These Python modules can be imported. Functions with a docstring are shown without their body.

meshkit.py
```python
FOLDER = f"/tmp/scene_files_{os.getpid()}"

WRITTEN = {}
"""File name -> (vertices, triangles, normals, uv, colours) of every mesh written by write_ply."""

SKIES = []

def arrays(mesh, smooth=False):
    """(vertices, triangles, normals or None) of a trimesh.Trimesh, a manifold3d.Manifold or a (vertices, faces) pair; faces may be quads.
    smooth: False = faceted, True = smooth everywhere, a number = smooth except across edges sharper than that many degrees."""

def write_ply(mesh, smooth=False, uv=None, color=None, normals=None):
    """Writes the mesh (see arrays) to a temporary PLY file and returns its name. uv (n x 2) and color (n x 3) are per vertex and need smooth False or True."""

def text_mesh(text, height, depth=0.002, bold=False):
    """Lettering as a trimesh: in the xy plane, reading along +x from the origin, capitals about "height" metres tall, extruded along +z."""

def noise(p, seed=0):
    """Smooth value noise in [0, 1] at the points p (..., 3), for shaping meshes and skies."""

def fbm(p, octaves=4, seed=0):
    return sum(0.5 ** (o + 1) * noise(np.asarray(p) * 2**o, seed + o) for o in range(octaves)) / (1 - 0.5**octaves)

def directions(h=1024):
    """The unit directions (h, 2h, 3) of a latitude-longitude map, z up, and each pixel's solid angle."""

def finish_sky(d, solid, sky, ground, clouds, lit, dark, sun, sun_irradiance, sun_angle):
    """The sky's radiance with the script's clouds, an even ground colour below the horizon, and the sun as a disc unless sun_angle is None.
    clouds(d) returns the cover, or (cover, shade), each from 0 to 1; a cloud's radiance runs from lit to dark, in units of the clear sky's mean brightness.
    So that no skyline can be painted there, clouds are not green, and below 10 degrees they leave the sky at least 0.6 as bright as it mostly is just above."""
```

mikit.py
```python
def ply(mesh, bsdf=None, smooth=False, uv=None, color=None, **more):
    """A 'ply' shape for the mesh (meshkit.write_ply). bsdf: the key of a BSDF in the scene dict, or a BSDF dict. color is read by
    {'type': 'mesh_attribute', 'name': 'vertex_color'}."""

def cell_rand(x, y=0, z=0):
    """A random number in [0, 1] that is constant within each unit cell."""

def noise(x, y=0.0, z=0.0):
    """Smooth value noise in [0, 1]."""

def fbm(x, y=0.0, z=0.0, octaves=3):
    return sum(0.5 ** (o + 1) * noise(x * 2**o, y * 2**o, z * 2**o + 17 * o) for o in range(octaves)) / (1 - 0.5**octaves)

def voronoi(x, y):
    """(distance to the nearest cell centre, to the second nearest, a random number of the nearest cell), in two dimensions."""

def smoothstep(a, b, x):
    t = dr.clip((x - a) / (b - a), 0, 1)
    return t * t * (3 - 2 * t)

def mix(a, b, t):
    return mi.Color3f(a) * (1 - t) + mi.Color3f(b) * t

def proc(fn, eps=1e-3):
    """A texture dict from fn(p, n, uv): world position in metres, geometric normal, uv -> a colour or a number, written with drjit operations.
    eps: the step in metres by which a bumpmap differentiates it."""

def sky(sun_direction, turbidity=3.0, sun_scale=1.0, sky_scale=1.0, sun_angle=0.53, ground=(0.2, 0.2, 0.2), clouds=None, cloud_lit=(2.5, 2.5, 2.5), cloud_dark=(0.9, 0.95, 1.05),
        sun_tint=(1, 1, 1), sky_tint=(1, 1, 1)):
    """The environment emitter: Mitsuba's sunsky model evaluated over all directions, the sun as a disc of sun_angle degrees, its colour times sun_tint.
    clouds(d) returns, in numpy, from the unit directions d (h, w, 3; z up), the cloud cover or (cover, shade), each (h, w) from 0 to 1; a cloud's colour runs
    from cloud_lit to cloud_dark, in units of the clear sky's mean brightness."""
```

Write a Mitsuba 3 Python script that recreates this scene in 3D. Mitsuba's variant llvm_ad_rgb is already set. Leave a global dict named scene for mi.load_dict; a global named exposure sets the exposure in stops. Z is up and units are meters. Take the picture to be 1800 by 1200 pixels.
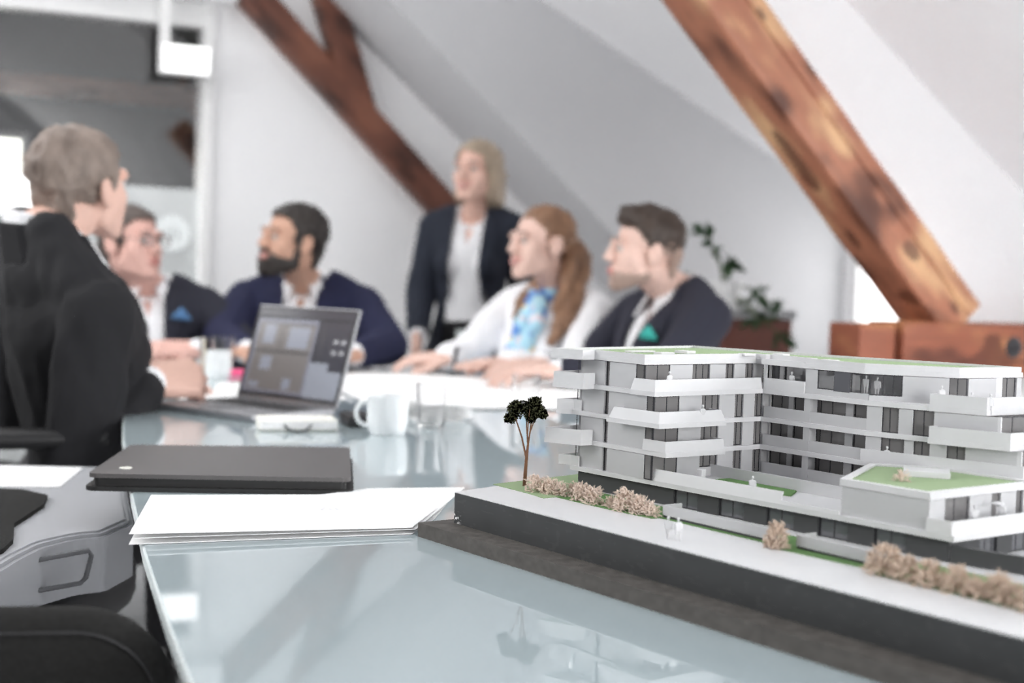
import math, random
import numpy as np, trimesh, mitsuba as mi, mikit, meshkit
import drjit as dr
import manifold3d as m3
from shapely.geometry import Polygon, LineString, box as sbox, Point
from shapely import affinity

T = mi.ScalarTransform4f
scene, labels = {}, {}
rng = np.random.default_rng(7)

# ------------------------------------------------------------------ camera, light, exposure
PITCH, ROLL, FPX = math.radians(2.618), math.radians(1.880), 2412.9
TZ = 0.73                                    # table top
EYE = np.array([0.0, 0.0, 1.02029])
_F = np.array([0, math.cos(PITCH), -math.sin(PITCH)]); _U = np.array([0, math.sin(PITCH), math.cos(PITCH)])
_up = -math.sin(ROLL) * np.array([1.0, 0, 0]) + math.cos(ROLL) * _U
scene['camera'] = {'type': 'thinlens', 'fov': 2 * math.degrees(math.atan(900 / FPX)), 'fov_axis': 'x',
                   'to_world': T().look_at(origin=EYE.tolist(), target=(EYE + _F).tolist(), up=_up.tolist()),
                   'aperture_radius': 0.0068, 'focus_distance': 1.54, 'near_clip': 0.05, 'far_clip': 60.0}
exposure = 0.34
L_ROOF_RIGHT, L_ROOF_LEFT, L_DORMER, L_REAR, L_CEIL = 13.0, 3.4, 2.4, 12.0, 2.1  # roof, rear and ceiling levels feed unseen windows added as lights

# the room's own axes: s along the back wall (to the right), n away from the camera, both turned 25 degrees
ES, EN = np.array([0.9063, 0.4226, 0.0]), np.array([-0.4226, 0.9063, 0.0])
ROOM = np.eye(4); ROOM[:3, 0], ROOM[:3, 1] = ES, EN
# the architectural model's axes (u along its front, v into it), in millimetres of the model
MS = 1.3e-3
MU, MV = np.array([0.59446, -0.80413, 0.0]), np.array([0.80413, 0.59446, 0.0])
MODEL = np.eye(4); MODEL[:3, 0], MODEL[:3, 1], MODEL[2, 2] = MU * MS, MV * MS, MS
MODEL[:3, 3] = [-0.05825, 1.52300, TZ + 39.2 * MS]


def area(quad, rad, key, parent_label=None):
    """A glowing pane: a quad (four corners, counter-clockwise seen from the lit side)."""
    return (np.array(quad, float), np.array([[0, 1, 2], [0, 2, 3]]))


# ------------------------------------------------------------------ materials
def rgb(c): return {'type': 'rgb', 'value': [float(x) for x in c]}
def mat(key, color, rough=0.6, spec=0.5, metallic=0.0, two=False, **more):
    c = color if isinstance(color, dict) else rgb(color)
    b = {'type': 'principled', 'base_color': c, 'roughness': rough, 'specular': spec, 'metallic': metallic, **more}
    scene['mat_' + key] = {'type': 'twosided', 'bsdf': b} if two else b
    return 'mat_' + key
def bumped(key, color, fn, scale, rough=0.6, spec=0.4, eps=1e-3, **more):
    c = color if isinstance(color, dict) else rgb(color)
    scene['mat_' + key] = {'type': 'bumpmap', 'arbitrary': mikit.proc(fn, eps), 'scale': scale,
                           'bsdf': {'type': 'principled', 'base_color': c, 'roughness': rough, 'specular': spec, **more}}
    return 'mat_' + key
def wood(key, axis, dark, mid, light, seed=0.0, freq=1.0):
    a = np.asarray(axis, float) / np.linalg.norm(axis)
    b = np.cross(a, [0.3, 0.2, 0.93]); b /= np.linalg.norm(b); c = np.cross(a, b)
    def fn(p, n, uv):
        la = p.x * a[0] + p.y * a[1] + p.z * a[2] + seed
        lb = p.x * b[0] + p.y * b[1] + p.z * b[2]
        lc = p.x * c[0] + p.y * c[1] + p.z * c[2]
        blot = mikit.fbm(la * 5 * freq + 3, lb * 9 * freq, lc * 9 * freq, 3)
        grain = mikit.fbm(la * 7, lb * 120, lc * 120, 2)
        knot = mikit.smoothstep(0.70, 0.80, mikit.noise(la * 9 * freq, lb * 16 * freq, lc * 16 * freq))
        col = mikit.mix(mid, light, mikit.smoothstep(0.52, 0.78, blot))
        col = mikit.mix(col, dark, mikit.smoothstep(0.48, 0.22, blot))
        col = col * (0.8 + 0.4 * grain)
        return mikit.mix(col, dark, 0.75 * knot)
    return mat(key, mikit.proc(fn), 0.45, 0.4)

mat('shaded_paint', (0.58, 0.58, 0.595), 0.7, 0.2)  # dormer cheek and far slope: their shade is put into this greyer colour
mat('white_paint', (0.88, 0.88, 0.89), 0.7, 0.25)
mat('ceiling_paint', (0.92, 0.92, 0.93), 0.8, 0.2)  # whitened, so the dormer ceiling carries its extra light in the colour
mat('wall_grey', (0.56, 0.57, 0.57), 0.7, 0.25)
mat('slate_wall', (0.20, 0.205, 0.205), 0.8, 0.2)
def floor_fn(p, n, uv):
    return mikit.mix((0.40, 0.405, 0.415), (0.46, 0.465, 0.475), mikit.fbm(p.x * 3, p.y * 3, 0.0, 3))
mat('floor', mikit.proc(floor_fn), 0.25, 0.5)
D45 = -ES * math.cos(math.radians(43.5)) + np.array([0, 0, math.sin(math.radians(43.5))])
wood('strut_wood', D45, (0.085, 0.028, 0.016), (0.35, 0.140, 0.082), (0.62, 0.37, 0.20), 0.3)
wood('tie_wood', ES, (0.085, 0.026, 0.016), (0.26, 0.085, 0.048), (0.44, 0.20, 0.09), 1.7)
wood('far_wood', D45, (0.05, 0.018, 0.012), (0.135, 0.048, 0.030), (0.20, 0.075, 0.045), 2.9)
wood('hidden_wood', ES, (0.10, 0.05, 0.03), (0.26, 0.13, 0.08), (0.36, 0.20, 0.12), 5.1)
mat('white_metal', (0.80, 0.80, 0.80), 0.35, 0.5)
mat('dark_iron', (0.05, 0.05, 0.055), 0.45, 0.5)
mat('frost', (0.60, 0.62, 0.62), 0.6, 0.3, two=True)
mat('decal_white', (0.86, 0.90, 0.90), 0.6, 0.3)
scene['mat_pane'] = {'type': 'thindielectric', 'int_ior': 1.5}
# table
scene['mat_table_glass'] = {'type': 'plastic', 'diffuse_reflectance': rgb((0.43, 0.505, 0.53)), 'int_ior': 1.65, 'nonlinear': False}
mat('glass_edge', (0.72, 0.78, 0.78), 0.15, 0.6)
mat('black_frame', (0.02, 0.02, 0.022), 0.4, 0.5)
# model
mat('m_white', (0.60, 0.60, 0.61), 0.45, 0.4)
mat('m_wall', (0.48, 0.48, 0.49), 0.55, 0.3)
mat('m_core', (0.42, 0.41, 0.41), 0.7, 0.2)
mat('m_dark', (0.048, 0.050, 0.052), 0.5, 0.35)
mat('m_shutter', (0.075, 0.077, 0.088), 0.5, 0.35)
mat('m_bar', (0.030, 0.030, 0.034), 0.45, 0.4)
mat('m_tint', (0.16, 0.155, 0.155), 0.12, 0.6)
mat('m_tint_dark', (0.10, 0.103, 0.112), 0.08, 0.6)
mat('m_lawn', (0.25, 0.325, 0.195), 0.85, 0.1)
mat('m_lawn_deep', (0.105, 0.19, 0.075), 0.9, 0.1)
mat('m_pale', (0.70, 0.72, 0.55), 0.6, 0.3)
mat('m_lichen', (0.68, 0.57, 0.49), 0.8, 0.15)
mat('m_lichen_brown', (0.58, 0.465, 0.38), 0.85, 0.15)
mat('m_leaf', (0.045, 0.048, 0.022), 0.8, 0.15)
mat('m_bark', (0.16, 0.085, 0.05), 0.8, 0.15)
_O = MODEL[:3, 3]
def plinth_fn(p, n, uv):
    # grey card with chipped paint at its front left corner
    x = (p.x - _O[0]) * MU[0] + (p.y - _O[1]) * MU[1]
    z = (p.z - _O[2])
    chip = mikit.smoothstep(0.56, 0.62, mikit.fbm(x * 260 + 3, z * 700, 4.0, 2)) * mikit.smoothstep(0.016, 0.002, x) * mikit.smoothstep(-0.020, -0.026, z)
    speck = mikit.smoothstep(0.80, 0.84, mikit.noise(x * 150, z * 300, 2.0))
    base = mikit.mix((0.034, 0.036, 0.037), (0.044, 0.046, 0.048), mikit.fbm(x * 40, z * 40, 0.0, 2))
    return mikit.mix(mikit.mix(base, (0.10, 0.10, 0.10), 0.15 * speck), (0.75, 0.75, 0.75), chip)
mat('m_plinth', mikit.proc(plinth_fn), 0.55, 0.3)
def board_fn(p, n, uv):
    f = mikit.fbm(p.x * 130, p.y * 130, p.z * 130, 3)
    return mikit.mix((0.048, 0.044, 0.040), (0.10, 0.092, 0.085), f)
mat('m_board', mikit.proc(board_fn), 0.6, 0.3)


# ------------------------------------------------------------------ builders
def uniq(key):
    """A key that is free: a taken one gets the next three-digit number."""
    if key not in scene and key not in labels and not any(k.startswith(key + '__') for k in scene):
        return key
    i = 1
    while True:
        k = f'{key}_{i:03d}'
        if k not in scene and k not in labels and not any(x.startswith(k + '__') for x in scene):
            return k
        i += 1
def tag(key, label=None, category=None, group=None, kind=None):
    d = labels.setdefault(key, {})
    for a, b in (('label', label), ('category', category), ('group', group), ('kind', kind)):
        if b: d[a] = b
    return key
def thing(name, label, category, group=None):
    return tag(uniq(name), label, category, group)
def put(key, mesh, material, smooth=False, M=None, label=None, category=None, group=None, kind=None, **kw):
    """One entry of the scene; the key gets a number where it is taken."""
    if isinstance(mesh, (list, tuple)) and mesh and isinstance(mesh[0], trimesh.Trimesh):
        mesh = trimesh.util.concatenate(mesh)
    if hasattr(mesh, 'to_mesh'):
        mm = mesh.to_mesh(); mesh = trimesh.Trimesh(mm.vert_properties[:, :3], mm.tri_verts, process=False)
    if isinstance(mesh, tuple): mesh = trimesh.Trimesh(*mesh, process=False)
    if M is not None:
        mesh = mesh.copy(); mesh.apply_transform(M)
    key = uniq(key)
    scene[key] = mikit.ply(mesh, material if isinstance(material, dict) else 'mat_' + material, smooth=smooth, **kw)
    if label or category or kind: tag(key, label, category, group, kind)
    return key
def bx(x0, x1, y0, y1, z0, z1):
    m = trimesh.creation.box((abs(x1 - x0), abs(y1 - y0), abs(z1 - z0)))
    m.apply_translation(((x0 + x1) / 2, (y0 + y1) / 2, (z0 + z1) / 2)); return m
def prism(poly, z0, z1):
    p = poly if isinstance(poly, Polygon) else Polygon(poly)
    m = trimesh.creation.extrude_polygon(p.buffer(0), z1 - z0, engine='earcut'); m.apply_translation((0, 0, z0)); return m
def bevel_box(x0, x1, y0, y1, z0, z1, r):
    s = m3.Manifold.sphere(r, 8)
    return tm(m3.Manifold.batch_hull([s.translate((x, y, z)) for x in (x0 + r, x1 - r) for y in (y0 + r, y1 - r) for z in (z0 + r, z1 - r)]))
def tm(man):
    mm = man.to_mesh(); return trimesh.Trimesh(np.array(mm.vert_properties[:, :3]), np.array(mm.tri_verts), process=False)
def man(mesh):
    return m3.Manifold(m3.Mesh(np.asarray(mesh.vertices, np.float32), np.asarray(mesh.faces, np.uint32)))
def tube(pts, r, sides=6):
    pts = np.asarray(pts, float); r = np.broadcast_to(r, (len(pts),))
    t = np.gradient(pts, axis=0); t /= np.linalg.norm(t, axis=1, keepdims=True) + 1e-12
    ref = np.array([0.31, 0.22, 0.92]) if abs(t[0] @ [0.31, 0.22, 0.92]) < 0.95 else np.array([1.0, 0, 0])
    a = np.cross(t, ref); a /= np.linalg.norm(a, axis=1, keepdims=True); b = np.cross(t, a)
    ang = np.arange(sides) * 2 * np.pi / sides
    v = pts[:, None] + r[:, None, None] * (np.cos(ang)[None, :, None] * a[:, None] + np.sin(ang)[None, :, None] * b[:, None])
    n = len(pts); f = []
    for i in range(n - 1):
        for j in range(sides):
            k = (j + 1) % sides
            f += [[i * sides + j, i * sides + k, (i + 1) * sides + k], [i * sides + j, (i + 1) * sides + k, (i + 1) * sides + j]]
    f += [[0, k + 1, k] for k in range(1, sides - 1)] + [[(n - 1) * sides, (n - 1) * sides + k, (n - 1) * sides + k + 1] for k in range(1, sides - 1)]
    m = trimesh.Trimesh(v.reshape(-1, 3), np.array(f), process=False)
    if m.volume < 0: m.invert()
    return m
def lathe(profile, n=32):
    m = trimesh.creation.revolve(np.asarray(profile, float), sections=n)
    if m.volume < 0: m.invert()
    return m
def rotz(deg, loc=(0, 0, 0)):
    M = trimesh.transformations.rotation_matrix(math.radians(deg), [0, 0, 1]); M[:3, 3] = loc; return M
def frame(loc, x, y, z, s=1.0):
    M = np.eye(4); M[:3, 0], M[:3, 1], M[:3, 2], M[:3, 3] = np.asarray(x) * s, np.asarray(y) * s, np.asarray(z) * s, loc; return M

# ------------------------------------------------------------------ the room (s, n, z)
def room(key, mesh, material, **kw): return put(key, mesh, material, M=ROOM, **kw)
NB = 6.01                                   # back wall
ZC = 2.85                                   # flat ceiling
def zr(s): return 1.70 - 0.84 * (s - 2.45)  # roof slope on the right
def sr(z): return 2.45 + (1.70 - z) / 0.84
SL, SW = -3.3, 4.30                         # left wall, dormer window wall
N0 = -3.2                                   # wall behind the camera
room('floor', bx(-6, 6, N0 - 0.2, 10.2, -0.12, 0), 'floor', kind='structure')
# back wall right of the glazed partition, cut along the roof slope
def wall_sn(poly_sz, n0, n1):
    """A vertical wall parallel to the back wall: polygon in (s, z), thickness n0..n1."""
    m = prism(Polygon(poly_sz), 0, n1 - n0)
    v = m.vertices.copy(); m.vertices = np.stack([v[:, 0], n0 + v[:, 2], v[:, 1]], 1); m.invert()
    return m
room('wall_back', wall_sn([(1.30, 0), (sr(0.05), 0), (sr(0.05), 0.05), (sr(ZC), ZC), (1.30, ZC)], NB, NB + 0.12), 'white_paint', kind='structure')
# strip of roof slope between the back wall and the dormer, and the next slope on the near side of the truss
def slope_plane(n0, n1, s0, s1, t, f, k=0.84):
    """A slab under the roof: follows z = f(s) from s0 to s1, thickness t upward."""
    p = [(s0, f(s0)), (s1, f(s1)), (s1 + t * 0.64, f(s1) + t * 0.77), (s0 + t * 0.64, f(s0) + t * 0.77)]
    return wall_sn(p, n0, n1)
CH = 5.41                                   # dormer cheek
room('ceiling_slope', slope_plane(CH, NB + 0.12, sr(ZC), sr(0.0), 0.2, zr), 'shaded_paint', kind='structure')
def zd(s): return 2.229 - 0.478 * (s - 2.61)   # ceiling of the dormer
NT = 3.0                                    # truss plane
room('wall_dormer_cheek', wall_sn([(sr(ZC), ZC), (sr(0.05), 0.05), (sr(0.05), 0.0), (SW + 0.2, 0.0), (SW + 0.2, zd(SW + 0.2)), (1.3, zd(1.3))], CH, CH + 0.02), 'shaded_paint', kind='structure')
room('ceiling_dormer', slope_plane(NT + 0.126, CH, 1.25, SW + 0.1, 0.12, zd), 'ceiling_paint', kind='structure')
def dormer_wall(n0, n1, zs, zt):
    fr = [bx(SW, SW + 0.12, NT + 0.15, CH, 0, zs), bx(SW, SW + 0.12, NT + 0.15, n0, zs, zt), bx(SW, SW + 0.12, n1, CH, zs, zt)]
    return fr
room('wall_dormer_front', dormer_wall(3.3, 5.36, 0.62, 1.40), 'white_paint', kind='structure')
def window_right(n0, n1, z0, z1, s, key, rad, facing=-1):
    """A window in a wall s = const: frame, mullion, and its bright pane."""
    w = 0.05
    fr = [bx(s, s + 0.07, n0, n1, z0, z0 + w), bx(s, s + 0.07, n0, n1, z1 - w, z1), bx(s, s + 0.07, n0, n0 + w, z0 + w, z1 - w), bx(s, s + 0.07, n1 - w, n1, z0 + w, z1 - w),
          bx(s, s + 0.07, (n0 + n1) / 2 - w / 2, (n0 + n1) / 2 + w / 2, z0 + w, z1 - w)]
    room(key + '__frame', fr, 'white_metal')
    tag(key, kind='structure')
    sp = s + 0.05
    q = [(sp, n0 + w, z0 + w), (sp, n0 + w, z1 - w), (sp, n1 - w, z1 - w), (sp, n1 - w, z0 + w)] if facing > 0 else [(sp, n0 + w, z0 + w), (sp, n1 - w, z0 + w), (sp, n1 - w, z1 - w), (sp, n0 + w, z1 - w)]
    glow(key + '__pane', q, rad)
def glow(key, quad, rad, M=ROOM, tint=(1, 1, 1), want=None):
    m = trimesh.Trimesh(np.array(quad, float), np.array([[0, 1, 2], [0, 2, 3]]), process=False)
    m.apply_transform(M)
    if m.face_normals[0] @ (EYE - m.vertices.mean(0)) < 0: m.invert()
    scene[key] = {**mikit.ply(m, rgb_bsdf()), 'emitter': {'type': 'area', 'radiance': rgb([rad * t for t in tint])}}
def rgb_bsdf(): return {'type': 'diffuse', 'reflectance': rgb((0.6, 0.6, 0.6))}
window_right(3.3, 5.36, 0.62, 1.40, SW, 'window_1', L_DORMER)
# near bay: slope with an unseen roof window, added as light from the right
def zn(s): return 1.81 - 0.713 * (s - 2.452)
def sn(z): return 2.452 + (1.81 - z) / 0.713
def slope_with_hole(n0, n1, s0, s1, f, hole, t=0.16):
    h0, h1, a0, a1 = hole
    return [slope_plane(n0, h0, s0, s1, t, f), slope_plane(h1, n1, s0, s1, t, f), slope_plane(h0, h1, s0, a0, t, f), slope_plane(h0, h1, a1, s1, t, f)]
HOLE_R = (0.40, 1.75, 2.50, 3.45)
room('ceiling_slope_right', slope_with_hole(N0, NT + 0.105, sn(ZC), sn(0.0), zn, HOLE_R), 'white_paint', kind='structure')
def added_roof_window(key, f, hole, rad, sign=1):
    h0, h1, a0, a1 = hole
    w = 0.06
    tag(key, kind='structure')
    parts = [slope_plane(h0, h0 + w, a0, a1, 0.1, f), slope_plane(h1 - w, h1, a0, a1, 0.1, f), slope_plane(h0 + w, h1 - w, a0, a0 + w, 0.1, f), slope_plane(h0 + w, h1 - w, a1 - w, a1, 0.1, f), slope_plane((h0 + h1) / 2 - 0.04, (h0 + h1) / 2 + 0.04, a0 + w, a1 - w, 0.1, f)]
    q = [(a0, h0, f(a0) + 0.09), (a0, h1, f(a0) + 0.09), (a1, h1, f(a1) + 0.09), (a1, h0, f(a1) + 0.09)]
    if sign < 0:
        for p in parts: p.apply_transform(np.diag([-1, 1, 1, 1])); p.invert()
        q = [(-x, y, z) for x, y, z in q][::-1]
    room(key + '__frame', parts, 'white_metal')
    q = q if False else q[::-1]
    qq = np.array(q); nrm = np.cross(qq[1] - qq[0], qq[2] - qq[0])
    if nrm[2] > 0: q = q[::-1]
    glow(key + '__pane', q, rad)
added_roof_window('window_2', zn, HOLE_R, L_ROOF_RIGHT)
# left slope mirrored, with an unseen roof window added to brighten the room
def zl(s): return 1.81 - 0.713 * (s - 2.60)
HOLE_L = (1.2, 5.6, 1.35, 3.2)
pl = slope_with_hole(N0, NB, sn(ZC) + 0.15, 4.9, zl, HOLE_L)
for p in pl: p.apply_transform(np.diag([-1, 1, 1, 1])); p.invert()
room('ceiling_slope_left', pl, 'white_paint', kind='structure')
added_roof_window('window_3', zl, HOLE_L, L_ROOF_LEFT, -1)
CN0, CN1 = 2.9, 5.4
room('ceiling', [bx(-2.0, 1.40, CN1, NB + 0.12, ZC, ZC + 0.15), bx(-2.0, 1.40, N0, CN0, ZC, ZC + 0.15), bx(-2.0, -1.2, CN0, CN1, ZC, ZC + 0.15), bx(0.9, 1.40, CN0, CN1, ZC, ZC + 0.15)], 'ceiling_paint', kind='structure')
tag('window_6', kind='structure')                                 # unseen roof light, added over the table for light from above
room('window_6__frame', [bx(-1.2, 0.9, CN0, CN0 + 0.06, ZC, ZC + 0.1), bx(-1.2, 0.9, CN1 - 0.06, CN1, ZC, ZC + 0.1), bx(-1.2, -1.14, CN0 + 0.06, CN1 - 0.06, ZC, ZC + 0.1), bx(0.84, 0.9, CN0 + 0.06, CN1 - 0.06, ZC, ZC + 0.1), bx(-1.14, 0.84, 4.12, 4.18, ZC, ZC + 0.1)], 'white_metal')
glow('window_6__pane', [(-1.2, CN0, ZC + 0.09), (-1.2, CN1, ZC + 0.09), (0.9, CN1, ZC + 0.09), (0.9, CN0, ZC + 0.09)], L_CEIL)
# wall behind the camera with an unseen wide window, added as light from the rear
R0, R1, RZ0, RZ1 = -0.5, 2.0, 0.7, 2.0
room('wall_rear', [bx(-5, 5, N0 - 0.15, N0, 0, RZ0), bx(-5, 5, N0 - 0.15, N0, RZ1, ZC), bx(-5, R0, N0 - 0.15, N0, RZ0, RZ1), bx(R1, 5, N0 - 0.15, N0, RZ0, RZ1)], 'white_paint', kind='structure')
tag('window_4', kind='structure')
room('window_4__frame', [bx(R0, R1, N0 - 0.1, N0 - 0.03, RZ0, RZ0 + 0.06), bx(R0, R1, N0 - 0.1, N0 - 0.03, RZ1 - 0.06, RZ1)] + [bx(x - 0.03, x + 0.03, N0 - 0.1, N0 - 0.03, RZ0 + 0.06, RZ1 - 0.06) for x in np.linspace(R0 + 0.03, R1 - 0.03, 4)], 'white_metal')
glow('window_4__pane', [(R0, N0 - 0.08, RZ0), (R0, N0 - 0.08, RZ1), (R1, N0 - 0.08, RZ1), (R1, N0 - 0.08, RZ0)], L_REAR)
# infill panel between the near truss and the slope
room('wall_right', wall_sn([(2.00, 1.80), (2.75, 0.94), (2.75, 0.0), (sn(0.02), 0.0), (sn(1.83), 1.83)], NT + 0.105, NT + 0.125), 'white_paint', kind='structure')
room('trim_1', wall_sn([(1.285, 0), (1.325, 0), (1.325, ZC), (1.285, ZC)], NB - 0.03, NB + 0.13), 'white_metal', kind='structure')
room('baseboard_back', bx(1.33, 4.4, NB - 0.015, NB, 0, 0.09), 'white_metal', kind='structure')

# near truss: strut, tie beam with its end block and bolt
def timber(p0, p1, w, d, seed, chop=0.0, amp=0.003):
    """A hewn timber from p0 to p1 in (s, n, z); w across in the plane of the truss, d in depth; edges chamfered and uneven."""
    p0, p1 = np.array(p0, float), np.array(p1, float); L = np.linalg.norm(p1 - p0); x = (p1 - p0) / L
    y = np.array([0, 1.0, 0]); z = np.cross(x, y)
    c = min(0.006, 0.2 * min(w, d))
    prof = [(-d / 2 + c, -w / 2), (d / 2 - c, -w / 2), (d / 2, -w / 2 + c), (d / 2, w / 2 - c), (d / 2 - c, w / 2), (-d / 2 + c, w / 2), (-d / 2, w / 2 - c), (-d / 2, -w / 2 + c)]
    m = prism(prof, 0, L)
    mm = man(m).refine_to_length(0.03); m = tm(mm)
    v = m.vertices
    n1 = meshkit.noise(np.stack([v[:, 2] * 7, v[:, 0] * 9 + seed, v[:, 1] * 9], 1), seed) - 0.5
    n2 = meshkit.noise(np.stack([v[:, 2] * 30, v[:, 0] * 20, v[:, 1] * 20 + seed], 1), seed + 3) - 0.5
    r = v[:, :2] / (np.linalg.norm(v[:, :2], axis=1, keepdims=True) + 1e-6)
    v = v.copy(); v[:, :2] += r * (n1 * 2 * amp + n2 * amp)[:, None]
    m.vertices = p0 + v[:, 2:3] * x + v[:, 0:1] * y + v[:, 1:2] * z
    if m.volume < 0: m.invert()
    return m
truss = thing('timber_truss', 'reddish brown timber truss at right, diagonal strut on a bolted tie beam', 'roof truss')
st = timber((1.765, NT + 0.02, 1.928), (2.765, NT + 0.02, 0.940), 0.148, 0.165, 5)
groove = timber((1.785, NT - 0.066, 1.950), (2.79, NT - 0.066, 0.942), 0.008, 0.022, 9, amp=0.0016)
st = tm(man(st) - man(groove))
room(truss + '__strut', st, 'strut_wood', smooth=40)
room(truss + '__tie_beam', timber((2.535, NT, 0.862), (4.0, NT, 0.862), 0.15, 0.15, 11), 'tie_wood', smooth=40)
room(truss + '__end_block', timber((2.405, NT + 0.012, 0.856), (2.525, NT + 0.012, 0.856), 0.15, 0.13, 13), 'tie_wood', smooth=40)
tag(truss + '__end_block', 'short timber block at the end of the beam')
nut = m3.Manifold.cylinder(0.012, 0.022, 0.022, 6).rotate((90, 0, 0)).translate((2.934, NT - 0.074, 0.872)) + m3.Manifold.cylinder(0.02, 0.011, 0.009, 16).rotate((90, 0, 0)).translate((2.934, NT - 0.08, 0.872)) + m3.Manifold.cylinder(0.004, 0.03, 0.03, 20).rotate((90, 0, 0)).translate((2.934, NT - 0.072, 0.872))
room(truss + '__bolt', nut, 'dark_iron', smooth=30)
tag(truss + '__bolt', 'black iron bolt head')
# far truss on the back wall
far = thing('timber_truss', 'dark brown timber strut and brace running diagonally across the white back wall', 'roof truss')
far_ = lambda *a: timber(*a)
room(far + '__strut', far_((1.15, NB - 0.05, 2.52), (2.72, NB - 0.05, 1.04), 0.135, 0.10, 21), 'far_wood', smooth=40)
room(far + '__brace', far_((1.74, NB - 0.06, 2.45), (1.99, NB - 0.06, 1.74), 0.13, 0.08, 23), 'far_wood', smooth=40)

# glazed partition at the left and the darker room behind it
SG0, SG1 = -3.4, 1.285
pt = thing('glass_partition', 'glazed partition at left with white head rail, frosted lower band and a round white logo', 'glass partition')
room(pt + '__head_rail', bx(SG0, SG1, NB - 0.02, NB + 0.1, 2.06, 2.16), 'white_metal')
room(pt + '__upper_panel', bx(SG0, SG1, NB, NB + 0.08, 2.16, ZC), 'white_paint')
room(pt + '__sill_rail', bx(SG0, SG1, NB - 0.01, NB + 0.08, 0.0, 0.10), 'white_metal')
room(pt + '__pane', bx(SG0, SG1, NB + 0.03, NB + 0.032, 0.10, 2.06), 'pane')
room(pt + '__frosted_film', bx(SG0, SG1, NB + 0.036, NB + 0.0375, 0.10, 1.363), 'frost')
tag(pt + '__frosted_film', 'pale grey frosted lower band')
disc = wall_sn(Point(1.172, 1.166).buffer(0.078, 24), NB + 0.022, NB + 0.0285)
bars = m3.Manifold()
lg = man(disc)
for sx in (-0.03, -0.005, 0.022): lg = lg - m3.Manifold.cube((0.008, 0.05, 0.05)).translate((1.172 + sx, NB, 1.14))
room(pt + '__logo', lg, 'decal_white')
tag(pt + '__logo', 'round white logo sticker')
room('trim_2', bx(SG0, 1.40, NB - 0.13, NB, 2.165, ZC), 'white_paint', kind='structure')
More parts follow.
